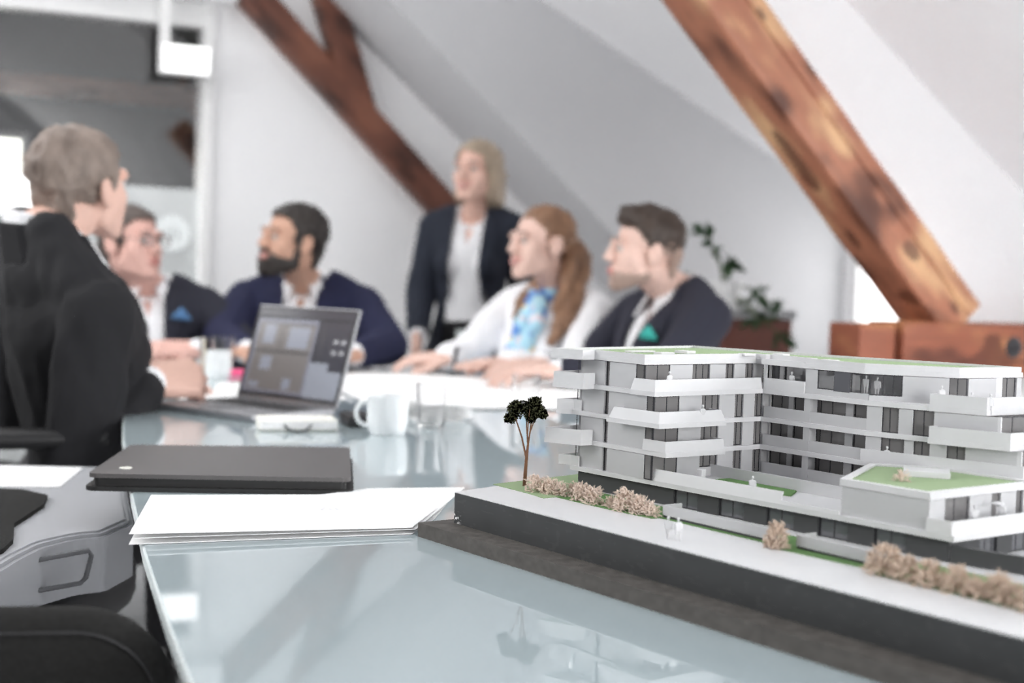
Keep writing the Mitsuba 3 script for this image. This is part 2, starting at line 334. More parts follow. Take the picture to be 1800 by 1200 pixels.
# room behind
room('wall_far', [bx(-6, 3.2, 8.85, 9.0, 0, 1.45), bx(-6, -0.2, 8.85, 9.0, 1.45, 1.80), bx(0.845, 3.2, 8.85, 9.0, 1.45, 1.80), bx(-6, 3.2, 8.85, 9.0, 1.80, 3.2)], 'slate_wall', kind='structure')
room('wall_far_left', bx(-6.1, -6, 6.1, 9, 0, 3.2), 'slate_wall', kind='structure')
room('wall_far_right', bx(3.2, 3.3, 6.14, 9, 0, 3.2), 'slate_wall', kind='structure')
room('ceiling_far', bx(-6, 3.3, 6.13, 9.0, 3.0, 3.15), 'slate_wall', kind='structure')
room('ceiling_far_slope', wall_sn([(1.15, 3.0), (2.75, 1.4), (2.85, 1.4), (1.25, 3.0)], 6.14, 8.85), 'wall_grey', kind='structure')
tag('window_5', kind='structure')
room('window_5__frame', [bx(-0.2, 0.845, 8.83, 8.9, 1.45, 1.49), bx(-0.2, 0.845, 8.83, 8.9, 1.76, 1.80), bx(0.80, 0.845, 8.83, 8.9, 1.49, 1.76), bx(-0.2, -0.155, 8.83, 8.9, 1.49, 1.76)], 'white_metal')
glow('window_5__pane', [(-0.2, 8.88, 1.45), (0.845, 8.88, 1.45), (0.845, 8.88, 1.80), (-0.2, 8.88, 1.80)], 2.2, tint=(1.0, 1.0, 0.92))
bt = thing('timber_truss', 'horizontal brown timber beam in the dim room behind the glass partition', 'roof truss')
room(bt + '__tie_beam', timber((-3.0, 7.6, 1.945), (1.66, 7.6, 1.945), 0.11, 0.12, 31), 'hidden_wood', smooth=40)
room(bt + '__brace', timber((1.48, 7.6, 2.02), (1.95, 7.6, 1.55), 0.09, 0.10, 33), 'hidden_wood', smooth=40)
# lit sign box hanging in front of the partition
sg = thing('hanging_lamp', 'white glowing box lamp hanging from the head rail at the corner of the glass partition', 'lamp')
room(sg + '__bracket', bx(1.078, 1.118, NB - 0.125, NB - 0.085, 1.84, 2.17), 'white_metal')
room(sg + '__housing', bevel_box(1.078, 1.285, NB - 0.145, NB - 0.065, 1.832, 1.955, 0.01), 'white_metal', smooth=30)
glow(sg + '__diffuser', [(1.085, NB - 0.147, 1.838), (1.28, NB - 0.147, 1.838), (1.28, NB - 0.147, 1.95), (1.085, NB - 0.147, 1.95)], 1.3)

# ------------------------------------------------------------------ table
tb_left = np.array([(0.10, 0.05), (-0.219, 0.954), (-0.275, 1.113), (-0.368, 1.387), (-0.481, 1.745), (-0.663, 2.344), (-0.86, 3.05), (-1.02, 3.72), (-1.07, 3.98)])
tb = np.vstack([tb_left, tb_left[::-1] + np.array([1.12, 0.34])])
tpoly = Polygon(tb).buffer(0.03).buffer(-0.03)
tk = thing('conference_table', 'long conference table with a blue-grey glass top on a black frame', 'table')
put(tk + '__top', prism(tpoly.buffer(-0.0025), TZ - 0.004, TZ), 'table_glass', label='blue-grey back-painted glass top')
put(tk + '__edge', prism(tpoly, TZ - 0.014, TZ - 0.0012), 'glass_edge', label='pale polished glass edge')
def along(p, q, t): return np.array(p) * (1 - t) + np.array(q) * t
inn = tpoly.buffer(-0.10)
rail = Polygon(inn.exterior, [inn.buffer(-0.05).exterior])
put(tk + '__underframe', prism(rail, TZ - 0.07, TZ - 0.015), 'black_frame')
for (x, y) in ((0.12, 0.35), (1.05, 0.75), (-0.78, 3.45), (0.02, 3.75), (-0.36, 1.9), (0.55, 2.2)):
    put(tk + '__leg', bevel_box(x - 0.04, x + 0.04, y - 0.04, y + 0.04, 0.0, TZ - 0.015, 0.008), 'black_frame', smooth=30)

# ------------------------------------------------------------------ the architectural model (u, v, z in mm of the model; z = 0 is its ground)
am = thing('architectural_model', 'white architectural model of an apartment building on a dark base, standing on the glass table', 'architectural model')
A = am + '__'
def mo(name, mesh, material, **kw): return put(A + name, mesh, material, M=MODEL, **kw)
S1, S2, S3, S4, SR = (15.6, 19.6), (40.4, 44.4), (65.2, 69.2), (90.0, 94.0), (115.6, 119.6)
ST = [(S1[1], S2[0]), (S2[1], S3[0]), (S3[1], S4[0]), (S4[1], SR[0])]
mo('base_board', bx(-15.5, 700, -26.5, 420, -39.2, -27.0), 'm_board', label='dark brown-grey board under the model')
mo('plinth', prism([(0, 0), (640, 0), (640, 400), (-70, 400), (-36, 160)], -27.0, -0.9), 'm_plinth', label='dark grey plinth with chipped corner')
mo('pavement', prism([(0.3, 0.3), (640, 0.3), (640, 399), (-69, 399), (-35.5, 160)], -0.9, 0.0), 'm_white', label='white pavement')
lawn1 = [(-18, 53.5), (36, 51.5), (62, 47.8), (61.5, 112), (24, 112), (10, 200), (-46, 200), (-35, 160)]
lawn2 = [(61.5, 62), (96, 62), (134, 62.5), (178, 66), (178.5, 73.5), (300, 73), (300, 64), (394, 68), (400, 59), (640, 52), (640, 120), (392, 120), (392, 112), (61.5, 112)]
mo('lawn', prism(lawn1, 0.0, 0.7), 'm_lawn', label='pale green lawn round the tree')
mo('lawn', prism(lawn2, 0.0, 0.6), 'm_lawn_deep', label='dark green strip under the bushes')

def wall_frame(p0, p1):
    """Axes of a wall whose outer face runs from p0 to p1 with the outside on the right-hand side."""
    p0, p1 = np.array(p0, float), np.array(p1, float); L = np.linalg.norm(p1 - p0); t = (p1 - p0) / L
    out = np.array([t[1], -t[0]])
    M = np.eye(4); M[:2, 0], M[:2, 1], M[:3, 2] = t, -out, [0, 0, 1]; M[:2, 3] = p0
    return L, MODEL @ M
def panel(M, x0, x1, z0, z1, material='m_wall', y0=0.0, y1=2.0, name='wall_panel'):
    if name == 'wall_panel' and material == 'm_wall' and z1 - z0 > 18: z1 -= 0.4     # open joint under the slab
    return put(A + name, bx(x0, x1, y0, y1, z0, z1), material, M=M)
def window(M, x0, x1, z0, z1, mull=(), tint='m_tint', depth=1.6, bar=0.75, sides=True, top=True, sill=True, clear=False):
    """A window set back from the wall's face: dark frame bars, a pane behind them."""
    y0, y1 = depth, depth + 0.9
    fr = []
    if sides: fr += [bx(x0, x0 + bar, y0, y1, z0, z1), bx(x1 - bar, x1, y0, y1, z0, z1)]
    if top: fr += [bx(x0 + bar, x1 - bar, y0, y1, z1 - bar, z1)]
    if sill: fr += [bx(x0 + bar, x1 - bar, y0, y1, z0, z0 + bar)]
    fr += [bx(x0 + (x1 - x0) * q - bar / 2, x0 + (x1 - x0) * q + bar / 2, y0, y1, z0 + bar, z1 - bar) for q in mull]
    k = put(A + 'window', fr, 'm_bar', M=M)
    put(k + '__pane', bx(x0 + 0.2, x1 - 0.2, y1 - 0.55, y1 - 0.35, z0 + 0.2, z1 - 0.2), 'pane' if clear else tint, M=M)
    return k
def run(p0, p1, z0, z1, items, material='m_wall'):
    """items along the wall: ('w', x0, x1) panel or ('g', x0, x1, mullions[, options]) glass."""
    L, M = wall_frame(p0, p1)
    for it in items:
        if it[0] == 'w': panel(M, it[1], it[2], z0, z1, *(it[3:] or (material,)))
        else:
            o = dict(it[4]) if len(it) > 4 else {}
            zz0, zz1 = o.pop('z0', z0), o.pop('z1', z1)
            if zz0 > z0: panel(M, it[1], it[2], z0, zz0, material)
            if zz1 < z1: panel(M, it[1], it[2], zz1, z1, material)
            window(M, it[1], it[2], zz0, zz1, it[3], **o)

# floor slabs
uR, uR4, vF = 122.8, 110.0, 114.0
sec2 = lambda q: (240 + q, 243 + 0.24 * q)
slab1 = [(19, 110.5), (24.5, 110.2), (407, 132), (406.5, 300), (380, 340), (-12, 290), (5, 190)]
slab2 = [(45.5, 100), (46.5, 112), (139.5, 114.2), (140, 182.5), (125.5, 182.5), (125.0, 240.5), (238, 240.5), (367, 271.5), (370, 345), (300, 366), (79, 302), (-12, 287), (12, 86)]
slab3 = [(19, 111.5), (79, 111.8), (79.5, 99.5), (141.5, 103.5), (141.5, 181), (125.5, 181), (125.0, 240.5), (240, 240.5), (297, 254), (298, 245.8), (359.5, 264), (360.5, 345), (300, 366), (79, 302), (-12, 287), (3, 165), (9, 100.5)]
slab4 = [(16, 90), (48.5, 98), (47.5, 111.5), (97, 111.5), (97.5, 109.3), (126, 111.6), (126, 240.5), (238, 240.5), (291.5, 254.8), (292, 253.6), (336, 266.5), (339, 345), (300, 366), (79, 302), (-12, 287), (6, 165)]
roof_ = [(14, 88), (47.5, 97.5), (45.5, 112.5), (111, 112.5), (111, 246.0), (122, 246.0), (122, 241.3), (236.5, 241.3), (294, 289), (301, 366), (257, 355), (168, 326), (79, 302), (-12.6, 287)]
for nm, poly, (z0, z1) in (('floor_slab', slab1, S1), ('floor_slab', slab2, S2), ('floor_slab', slab3, S3), ('floor_slab', slab4, S4), ('roof_slab', roof_, (115.6, 119.7))):
    mo(nm, prism(poly, z0, z1), 'm_white')
rp = Polygon([(14.8, 88.8), (46.6, 98.3), (44.8, 113.3), (110.2, 113.3), (110.2, 247), (122, 247), (122, 252.5), (172.5, 252.5), (172.5, 242.2), (236.2, 242.2), (293.2, 289.5), (300, 365), (257, 354), (168, 325), (79, 301), (-11.8, 286)])
mo('roof_parapet', prism(Polygon(rp.exterior, [rp.buffer(-2.2, join_style='mitre').exterior]), 119.7, 124.2), 'm_white', label='white parapet round the roof')
mo('roof_lawn', prism(rp.buffer(-2.4, join_style='mitre'), 119.7, 122.2), 'm_lawn', label='green roof')
for (x, y, w, d, a, h) in ((91, 153, 10, 16, 0, 2.6), (72, 196, 14, 13, 8, 2.6), (109, 236, 9, 14, 0, 2.2), (126, 262, 12, 10, 6, 2.8), (186, 258, 15, 7, 4, 1.6), (52, 160, 9, 30, 3, 1.6)):
    m = bevel_box(-w / 2, w / 2, -d / 2, d / 2, 0, h, 0.4)
    m.apply_transform(rotz(a, (x, y, 122.2))); mo('roof_light', m, 'm_white')
mo('roof_beam', prism([(122.2, 241.6), (172, 241.6), (172, 244.6), (122.2, 244.6)], 119.7, 120.6), 'm_white')

# left wing
pilot = dict(top=True, sill=True)
for k, (z0, z1) in enumerate(ST):
    top = k == 3
    ue = uR4 if top else uR
    items = [('g', 20, 28, (), dict(clear=True, sides=True, bar=0.35)), ('w', 28, 58.6), ('g', 58.6, 65.0, (), dict(depth=2.2, bar=1.2, top=False, sill=False))]
    g0 = {0: 113.0, 1: 112.8, 2: 113.6, 3: 98.8}[k]
    items += [('w', 65.0, g0), ('g', g0, ue, (), dict(depth=0.5))]
    run((0, vF), (ue, vF), z0, z1, items)
    panes = [('g', 0.0, 29.0, (0.52,), dict(depth=0.5)), ('w', 29.0, 55.4), ('g', 55.4, 76.4, (0.28, 0.66), {}), ('w', 76.4, 95.6), ('g', 95.6, 106.2, (0.42,), {}), ('w', 106.2, 120.2), ('g', 120.2, 130.8, (0.45,), {}), ('w', 130.8, 138 if not top else 143)]
    if k == 0: panes[2] = ('g', 55.4, 76.4, (0.28, 0.66), dict(z0=27.5))
    run((ue, vF), (ue, 253), z0, z1, panes)
    # left end and rooms inside
    run((-12, 285), (20, vF), z0, z1, [('w', 0, 120), ('g', 120, 140, (0.5,), {}), ('w', 140, 168)])
    mo('inner_wall', prism([(32, 132), (98, 140), (98, 262), (10, 262)], z0, z1), 'm_core')
# right wing
L2, MW = wall_frame((122, 243), (240, 243))
for k, (z0, z1) in enumerate(ST[:3]):
    zp = z0 + 9.6
    # loggias: parapets, pillar, and the recessed windows behind
    panel(MW, 3.5, 50.4, z0, zp, 'm_wall', 0.0, 1.6, 'balcony_parapet')
    panel(MW, 57.2, 117.6, z0, zp, 'm_wall', 0.0, 1.6, 'balcony_parapet')
    panel(MW, 50.4, 57.2, z0, z1, 'm_wall', -0.2, 9.0, 'pillar')
    run((122, 252), (240, 252), z0, z1, [('w', 0, 3), ('g', 3.0, 24.6, (0.05, 0.56), {}), ('w', 24.6, 30.2), ('g', 30.2, 50, (0.88,), {}), ('w', 50, 55), ('g', 55.4, 88.2, (0.14, 0.52), {}), ('w', 88.2, 96.4), ('g', 96.4, 111.4, (0.9,), {}), ('w', 111.4, 118)])
    LS, M2 = wall_frame(sec2(0), sec2(110))
    panel(M2, -0.4, 12.6, z0, z1)
    if k == 2: its = [('g', 12.6, 27.4, (0.45,), {}), ('w', 27.4, 39), ('g', 39, 57, (0.5,), {}), ('w', 57, 108), ('w', 108, 110.5, 'm_white')]
    elif k == 1: its = [('g', 12.6, 33, (0.35,), {}), ('w', 33, 40.5), ('g', 40.5, 54.5, (0.5,), {}), ('w', 54.5, 68), ('g', 68, 83.5, (0.54,), {}), ('w', 83.5, 124), ('w', 124, 127.5, 'm_white')]
    else: its = [('w', 12.6, 110)]
    run(sec2(0), sec2(110), z0, z1, its)
    if k == 2: run((347.5, 269), (349, 345), z0, z1, [('g', 1.5, 60, (0.24, 0.62), dict(depth=0.8, tint='m_tint')), ('w', 60, 76)])
    if k == 1: run((364, 273), (365, 345), z0, z1, [('g', 1.5, 60, (0.25, 0.6), dict(depth=0.8))])
    mo('inner_wall', prism([(128, 272), (235, 272), (330, 296), (330, 345), (250, 345), (100, 300)], z0, z1), 'm_core')
# terrace parapet at the second floor
def parapet(path, z0, z1, t=1.3, flare=0.0, material='m_white', name='balcony_parapet'):
    """An upstand along a path of (u, v), the outside on the right-hand side; flare leans its top outward."""
    P = np.array(path, float); n = len(P); nrm = []
    for i in range(n - 1):
        d = P[i + 1] - P[i]; d /= np.linalg.norm(d); nrm.append(np.array([d[1], -d[0]]))
    off = []
    for i in range(n):
        a, b = nrm[max(i - 1, 0)], nrm[min(i, n - 2)]; m = a + b; m /= (m @ a) if m @ a else 1; off.append(m)
    off = np.array(off); v, f = [], []
    for i in range(n):
        for o, z in ((0, z0), (flare, z1), (flare - t, z1), (-t, z0)): v.append([*(P[i] + off[i] * o), z])
    for i in range(n - 1):
        for j in range(4):
            a, b = i * 4 + j, i * 4 + (j + 1) % 4; f += [[a, a + 4, b + 4], [a, b + 4, b]]
    f += [[0, 1, 2], [0, 2, 3]]; e = (n - 1) * 4; f += [[e, e + 2, e + 1], [e, e + 3, e + 2]]
    m = trimesh.Trimesh(np.array(v), np.array(f), process=False)
    if m.volume < 0: m.invert()
    return mo(name, m, material)
parapet([(236.5, 240.8), (366.5, 271.8), (369.5, 330)], 44.4, 54.0, 1.3)
parapet([(297.5, 256), (298.5, 246.3), (359.2, 264.4), (360.2, 335)], 69.2, 79.0, 1.3, 0.0)
# top floor of the right wing
z0, z1 = ST[3]
panel(MW, 4.0, 50.6, z0, 104.0, 'm_white', -1.5, 0.2, 'balcony_parapet')
panel(MW, 1.5, 4.0, z0, z1, 'm_white', 0.2, 3.0, 'pillar')
run((122, 252), (175, 252), z0, z1, [('w', 0, 2), ('g', 2, 12.6, (), dict(tint='m_tint_dark')), ('w', 12.6, 17), ('g', 17, 50.6, (0.04, 0.98), dict(clear=True))])
panel(MW, 50.6, 63.8, z0, z1)
window(MW, 63.8, 82.4, 99.2, z1, (), depth=0.3, bar=0.9, clear=True)
panel(MW, 63.8, 118.5, z0, 99.2)
panel(MW, 82.4, 98.8, 98.6, z1, 'm_shutter', -0.5, 0.8, 'shutter')
window(MW, 99.6, 119.0, 98.4, z1, (0.52,), depth=0.3, bar=0.9, clear=True)
K4 = (241.0, 243.0)
L4, M4 = wall_frame(K4, (300.5, 293.5))
window(M4, 0.2, 26.2, 98.4, z1, (0.4, 0.72), depth=0.3, bar=0.9, clear=True)
panel(M4, 0, 26.2, z0, 98.4); panel(M4, 26.2, 62.5, z0, z1)
window(M4, 62.5, 76.5, z0, z1, (0.48,), depth=3.0, tint='m_tint')
run((297, 294), (300.5, 365), z0, z1, [('w', 3, 38), ('w', 38, 46, 'm_white'), ('g', 46, 65, (0.44,), {}), ('w', 65, 71)])
mo('inner_wall', prism([(130, 275), (232, 275), (282, 318), (282, 350), (100, 300)], z0, z1), 'm_wall')
mo('interior_wall', prism([(190, 262), (200, 262), (200, 275), (190, 275)], z0, z1), 'm_wall')
parapet([(291.8, 262), (292.2, 254.0), (335.6, 266.9), (338.6, 335)], 94.0, 104.0, 1.3, 0.0)

# balconies of the left wing
parapet([(97.5, 114), (97.6, 109.8), (125.6, 112.0), (125.8, 240)], 94.0, 103.8, 1.2, -2.0)
parapet([(81.5, 114), (81.8, 100.2), (140.8, 104.1), (140.9, 180.6), (124, 180.6)], 69.2, 78.4, 1.2, -3.0)
parapet([(112, 112.4), (139.0, 113.8), (139.5, 182.0), (124, 182.0)], 44.4, 53.6, 1.2, -1.0)
parapet([(6.5, 165), (16.5, 90.5), (48.1, 98.4), (46.6, 113)], 94.0, 104.0, 1.2)
parapet([(3.5, 165), (9.5, 101), (21, 111.6), (30, 112.0)], 69.2, 78.6, 1.2)
parapet([(6, 165), (12.5, 86.5), (45.2, 100.3), (46, 113)], 44.4, 54.0, 1.2)
parapet([(2, 175), (8, 106), (20, 111.0), (30, 111.2)], 19.6, 28.5, 1.2)

# podium: parapet, terrace wall, lawn strip, corner block
fr = lambda uu: 110.2 + (uu - 24.5) * 21.8 / 382.5
parapet([(113, fr(113)), (258, fr(258))], 19.6, 29.0, 1.4, -2.4)
parapet([(258, fr(258)), (312, fr(312))], 19.6, 22.5, 1.4, -0.5, name='terrace_kerb')
mo('terrace_wall', prism([(118, 183.2), (300, 186.5), (300, 188.2), (118, 185)], 19.6, 29.5), 'm_white', label='white wall across the terrace')
mo('terrace_lawn', prism([(146, 150), (147, 181), (221, 183.2), (236, 160), (200, 150)], 19.6, 20.9), 'm_lawn_deep', label='dark green lawn on the terrace')
block = [(312, 129.5), (384.5, 134.5), (384.5, 255), (300, 255), (265, 222)]
run((312, 129.5), (384.5, 134.5), 19.6, 41.0, [('w', 0, 72.6)])
run((384.5, 134.5), (384.5, 255), 19.6, 41.0, [('w', 0, 17.5), ('g', 17.5, 46, (0.45,), {}), ('w', 46, 72), ('g', 72, 83, (), {}), ('w', 83, 102), ('g', 102, 111, (), {}), ('w', 111, 120)])
run((265, 222), (312, 129.5), 19.6, 41.0, [('w', 0, 103)])
br = Polygon([(310.5, 128.3), (385.5, 133.5), (385.5, 262), (300, 259), (261, 223)])
mo('block_roof', prism(br, 41.0, 43.2), 'm_white')
mo('block_parapet', prism(Polygon(br.exterior, [br.buffer(-5.5, join_style='mitre').exterior]), 43.2, 46.2), 'm_white', label='broad white kerb round the block roof')
mo('block_lawn', prism(br.buffer(-5.6, join_style='mitre'), 43.2, 44.6), 'm_lawn', label='green roof of the corner block')
rb = bevel_box(-17, 17, -12, 12, 0, 5.0, 0.6); rb.apply_transform(rotz(38, (322, 214, 44.4)))
mo('roof_light', rb, 'm_white')
parapet([(384.8, fr(384)), (405.4, fr(405)), (405.2, 290)], 19.6, 29.0, 1.3, -1.0)
mo('parasol', m3.Manifold.cylinder(1.6, 5.5, 0.4, 8).translate((396, 196, 36)) + m3.Manifold.cylinder(17, 0.4, 0.4, 8).translate((396, 196, 19.6)), 'm_white')
# ground floor: dark walls with tall windows
gA, gB = (24.5, 116.0), (400, 137.5)
g = [('w', 0, 117.0)]
for i in range(5):
    a = 117.0 + i * 49.3
    g += [('g', a, a + 27.0, (0.06, 0.52), dict(tint='m_tint_dark', bar=0.9))]
    g += [('w', a + 27.0, a + 49.3 if i < 4 else 376.0)]
run(gA, gB, 0.0, S1[0], g, 'm_dark')
run((399, 137.3), (400, 300), 0.0, S1[0], [('w', 0, 36), ('g', 36, 56, (0.4, 0.8), dict(tint='m_tint_dark', bar=0.9)), ('w', 56, 74), ('g', 74, 98, (0.3, 0.7), dict(tint='m_tint_dark', bar=0.9)), ('w', 98, 162)], 'm_dark')
run((4, 300), (24.5, 116.5), 0.0, S1[0], [('w', 0, 180)], 'm_dark')
mo('inner_wall', prism([(30, 150), (370, 165), (370, 300), (10, 290)], 0.0, S1[0]), 'm_dark')
for i in range(4):
    mo('interior_table', bevel_box(150 + i * 49, 162 + i * 49, 130 + i * 2.8, 138 + i * 2.8, 3.0, 4.4, 0.4), 'm_white')
mo('side_wall', prism([(402, 137), (640, 190), (640, 194), (402, 141)], 0, 12), 'm_dark')
# garden walls
for (a, b) in ((178.5, 298.0), (317.0, 394.0)):
    gw = A + 'garden_wall'
    k = mo('garden_wall', [bx(a, b, 76.7, 78.3, 2.4, 10.4), bx(a, a + 1.6, 78.3, 96, 2.4, 10.4)], 'm_wall')
    put(k + '__footing', bx(a + 0.5, b - 0.5, 77.4, 79.5, 0.0, 2.4), 'm_dark', M=MODEL)

# lichen bushes, tree, figures
def lichen(cx, cy, rx, ry, h, n, r, seed, material, zbase=0.5, twig=3.2):
    g = np.random.default_rng(seed); parts = []
    for i in range(n):
        th, q = g.uniform(0, 2 * np.pi), g.uniform(0, 1) ** 0.5; zz = g.uniform(0, 1)
        env = math.sqrt(max(0.0, 1 - (zz * 0.98) ** 2.2))
        p = np.array([cx + rx * q * env * math.cos(th), cy + ry * q * env * math.sin(th), zbase + h * zz * 0.96])
        d = np.array([(p[0] - cx) / rx, (p[1] - cy) / ry, 0.25 + zz]) + g.normal(0, 0.75, 3); d /= np.linalg.norm(d)
        pts = [p]
        for s in range(3):
            d = d + g.normal(0, 0.45, 3); d /= np.linalg.norm(d); q2 = pts[-1] + d * twig * g.uniform(0.4, 0.75); q2[2] = max(q2[2], zbase); pts.append(q2)
        parts.append(tube(pts, [r, r, r * 0.85, r * 0.5], 4))
        for s in (1, 2):
            d2 = d + g.normal(0, 0.9, 3); d2 /= np.linalg.norm(d2)
            e2 = pts[s] + d2 * twig * 0.6; e2[2] = max(e2[2], zbase)
            parts.append(tube([pts[s], pts[s] + (e2 - pts[s]) * 0.6, e2], [r * 0.8, r * 0.7, r * 0.4], 3))
    return mo('bush', trimesh.util.concatenate(parts), material)
bushes = [(31, 63, 9, 8, 12, 130, 'm_lichen'), (45, 68, 11, 9, 11, 150, 'm_lichen'), (59, 70, 8, 6, 8.5, 90, 'm_lichen'), (66, 80, 8, 6, 9, 90, 'm_lichen'), (86, 70, 9, 7, 13, 150, 'm_lichen'), (104, 69, 9, 7, 12.5, 150, 'm_lichen'), (124, 71, 8, 5, 5.5, 80, 'm_lichen'), (141, 70, 10, 7, 16, 190, 'm_lichen'), (158, 71, 10, 7, 12, 170, 'm_lichen'), (169, 71.5, 7, 5, 9, 90, 'm_lichen'),
          (308, 66, 6.8, 6, 16, 200, 'm_lichen_brown'), (404, 64, 12, 10, 18, 220, 'm_lichen_brown'), (423, 62, 9, 8, 13, 150, 'm_lichen_brown'), (440, 61, 10, 8, 14, 170, 'm_lichen_brown'), (461, 62, 9, 8, 14, 170, 'm_lichen_brown'), (476, 60, 7, 7, 10, 110, 'm_lichen_brown'), (488, 64, 9, 8, 15, 150, 'm_lichen_brown'), (500, 60, 8, 7, 11, 120, 'm_lichen_brown'), (516, 58, 9, 8, 13, 120, 'm_lichen_brown')]
for i, (x, y, rx, ry, h, n, mt) in enumerate(bushes):
    lichen(x, y, rx, ry, h, n, 0.42 if mt == 'm_lichen' else 0.5, 40 + i, mt)
lichen(331, 172, 6, 5, 6, 60, 0.35, 90, 'm_lichen', 44.5, 2.4)
tag(A + 'bush_019', 'pale bush on the roof of the corner block')
g = np.random.default_rng(3)
tr = A + 'tree'
tx, ty = 2.5, 73.0
put(tr + '__trunk', [tube([(tx, ty, 0), (tx + 0.5, ty, 14), (tx + 1.2, ty + .5, 30), (tx + 1.8, ty + 1, 38)], [2.0, 1.6, 1.25, 1.0]),
    tube([(tx + 0.8, ty, 26), (tx - 4, ty - 2, 44), (tx - 10, ty - 5, 60), (tx - 12, ty - 6, 66)], [1.0, .75, .6, .3], 5), tube([(tx + 1.6, ty + 1, 36), (tx + 0.5, ty, 52), (tx - 4, ty + 2, 70)], [.8, .65, .3], 5),
    tube([(tx + 1.8, ty + 1, 37), (tx + 4, ty + 2, 56), (tx + 5, ty + 3, 74)], [.9, .65, .3], 5), tube([(tx + 3.4, ty + 2, 50), (tx + 7.5, ty + 3, 60), (tx + 12.5, ty + 6, 66)], [.55, .5, .25], 5),
    tube([(tx + 1.0, ty + .5, 40), (tx + 8, ty - 4, 62), (tx + 9, ty - 4, 70)], [.5, .4, .2], 5)], 'm_bark', M=MODEL, smooth=True)
blobs = [(-10, -5, 66, 8), (-14, -8, 60, 6), (-4, 0, 70, 8), (4, 3, 72, 9), (9, 4, 69, 7.5), (12.5, 7, 66, 5.5), (-8, -8, 71, 6), (0, 4, 63, 6), (6, 0, 62, 5.5), (7, 4, 77, 5), (-12, -3, 72, 4.5)]
vv, ff = [], []
for (bx_, by_, bz_, br_) in blobs:
    for i in range(420):
        d = g.normal(0, 1, 3); d /= np.linalg.norm(d); c = np.array([tx + bx_, ty + by_, bz_]) + d * br_ * g.uniform(0.35, 1.0) * np.array([1, 1, 0.85])
        q = g.normal(0, 0.75, (4, 3)); b0 = len(vv); vv += list(c + q); ff += [[b0, b0 + 1, b0 + 2], [b0, b0 + 2, b0 + 3], [b0, b0 + 3, b0 + 1], [b0 + 1, b0 + 3, b0 + 2]]
put(tr + '__crown', trimesh.Trimesh(np.array(vv), np.array(ff), process=False), 'm_leaf', M=MODEL)
tag(tr + '__crown', 'dark olive crown', kind='stuff')
def figure_mesh(seed, walk=0.0):
    s = lambda p, r: m3.Manifold.sphere(r, 8).translate(p)
    h = lambda *a: m3.Manifold.batch_hull(list(a))
    w = walk
    b = h(s((-1.1, w, 0.5), 0.55), s((-1.2, 0.2, 7.5), 1.0)) + h(s((1.1, -w, 0.5), 0.55), s((1.2, 0.2, 7.5), 1.0)) + h(s((-1.3, 0, 7.6), 1.0), s((1.3, 0, 7.6), 1.0), s((-1.9, 0, 12.6), 0.9), s((1.9, 0, 12.6), 0.9))
    b = b + h(s((-2.4, 0, 12.5), 0.7), s((-2.9, 0.5 + w * .4, 7.6), 0.5)) + h(s((2.4, 0, 12.5), 0.7), s((2.9, 0.5 - w * .4, 7.6), 0.5)) + h(s((0, 0, 13), 0.6), s((0, 0, 14), 0.6)) + m3.Manifold.sphere(1.15, 10).scale((0.9, 1, 1.2)).translate((0, 0.1, 15.6))
    return tm(b)
fig0, fig1 = figure_mesh(0), figure_mesh(1, 1.4)
for (x, y, z, a, w) in ((246.5, 19.0, 0, 20, 1), (254.5, 21.5, 0, 70, 1), (122.5, 131, 94.0, 90, 0), (138.0, 156, 66.6, 90, 0), (153.8, 246.5, 94.6, 0, 0), (232, 250, 97.5, 10, 0), (240, 254, 96.5, 10, 0), (299, 259.5, 94.0, 60, 0), (322, 266.5, 90.5, 60, 0), (335.5, 271.0, 90.5, 60, 0), (258, 247.6, 41.5, 0, 0), (224, 128.5, 19.6, 20, 0), (396, 170, 19.6, 60, 0), (394, 205, 19.6, 30, 0)):
    m = (fig1 if w else fig0).copy(); m.apply_transform(rotz(a, (x, y, z))); mo('figure', m, 'm_white', smooth=True)
mo('terrace_seat', [bevel_box(150, 156, 140, 145, 20, 31.6, 0.5)], 'm_white')
mo('yellow_column', m3.Manifold.cylinder(9.5, 1.4, 1.4, 10).translate((117, 118.5, 19.6)), 'm_pale', label='small pale yellow column behind the corner window')

# ------------------------------------------------------------------ people
SK = dict(fair=(0.67, 0.43, 0.355), pink=(0.65, 0.395, 0.34), tan=(0.50, 0.295, 0.215), pale=(0.69, 0.475, 0.405))
for k, c in SK.items(): mat('skin_' + k, c, 0.5, 0.35)
mat('lips', (0.50, 0.20, 0.18), 0.45, 0.4); mat('eye_white', (0.52, 0.48, 0.46), 0.4, 0.4); mat('iris', (0.06, 0.045, 0.035), 0.2, 0.5)
mat('teeth', (0.85, 0.83, 0.78), 0.35, 0.5)
def cloth(key, c, s=0.0): return mat(key, c, 0.85, 0.15, sheen=0.3)
cloth('suit_black', (0.018, 0.018, 0.020)); cloth('suit_charcoal', (0.026, 0.027, 0.038)); cloth('suit_navy', (0.019, 0.021, 0.050)); cloth('suit_slate', (0.024, 0.028, 0.040)); cloth('suit_ink', (0.030, 0.031, 0.044))
cloth('shirt_white', (0.82, 0.82, 0.84)); cloth('trouser_black', (0.012, 0.012, 0.013)); mat('shoe_black', (0.012, 0.012, 0.012), 0.3, 0.5)
def hairmat(key, a, b, f=60.0):
    def fn(p, n, uv): return mikit.mix(a, b, mikit.fbm(p.x * f, p.y * f, p.z * f * 0.35, 3))
    return mat(key, mikit.proc(fn), 0.55, 0.4)
hairmat('hair_grey', (0.080, 0.058, 0.048), (0.31, 0.245, 0.21), 38); hairmat('hair_dark', (0.010, 0.008, 0.007), (0.035, 0.028, 0.025)); hairmat('hair_brown', (0.022, 0.015, 0.012), (0.07, 0.05, 0.04))
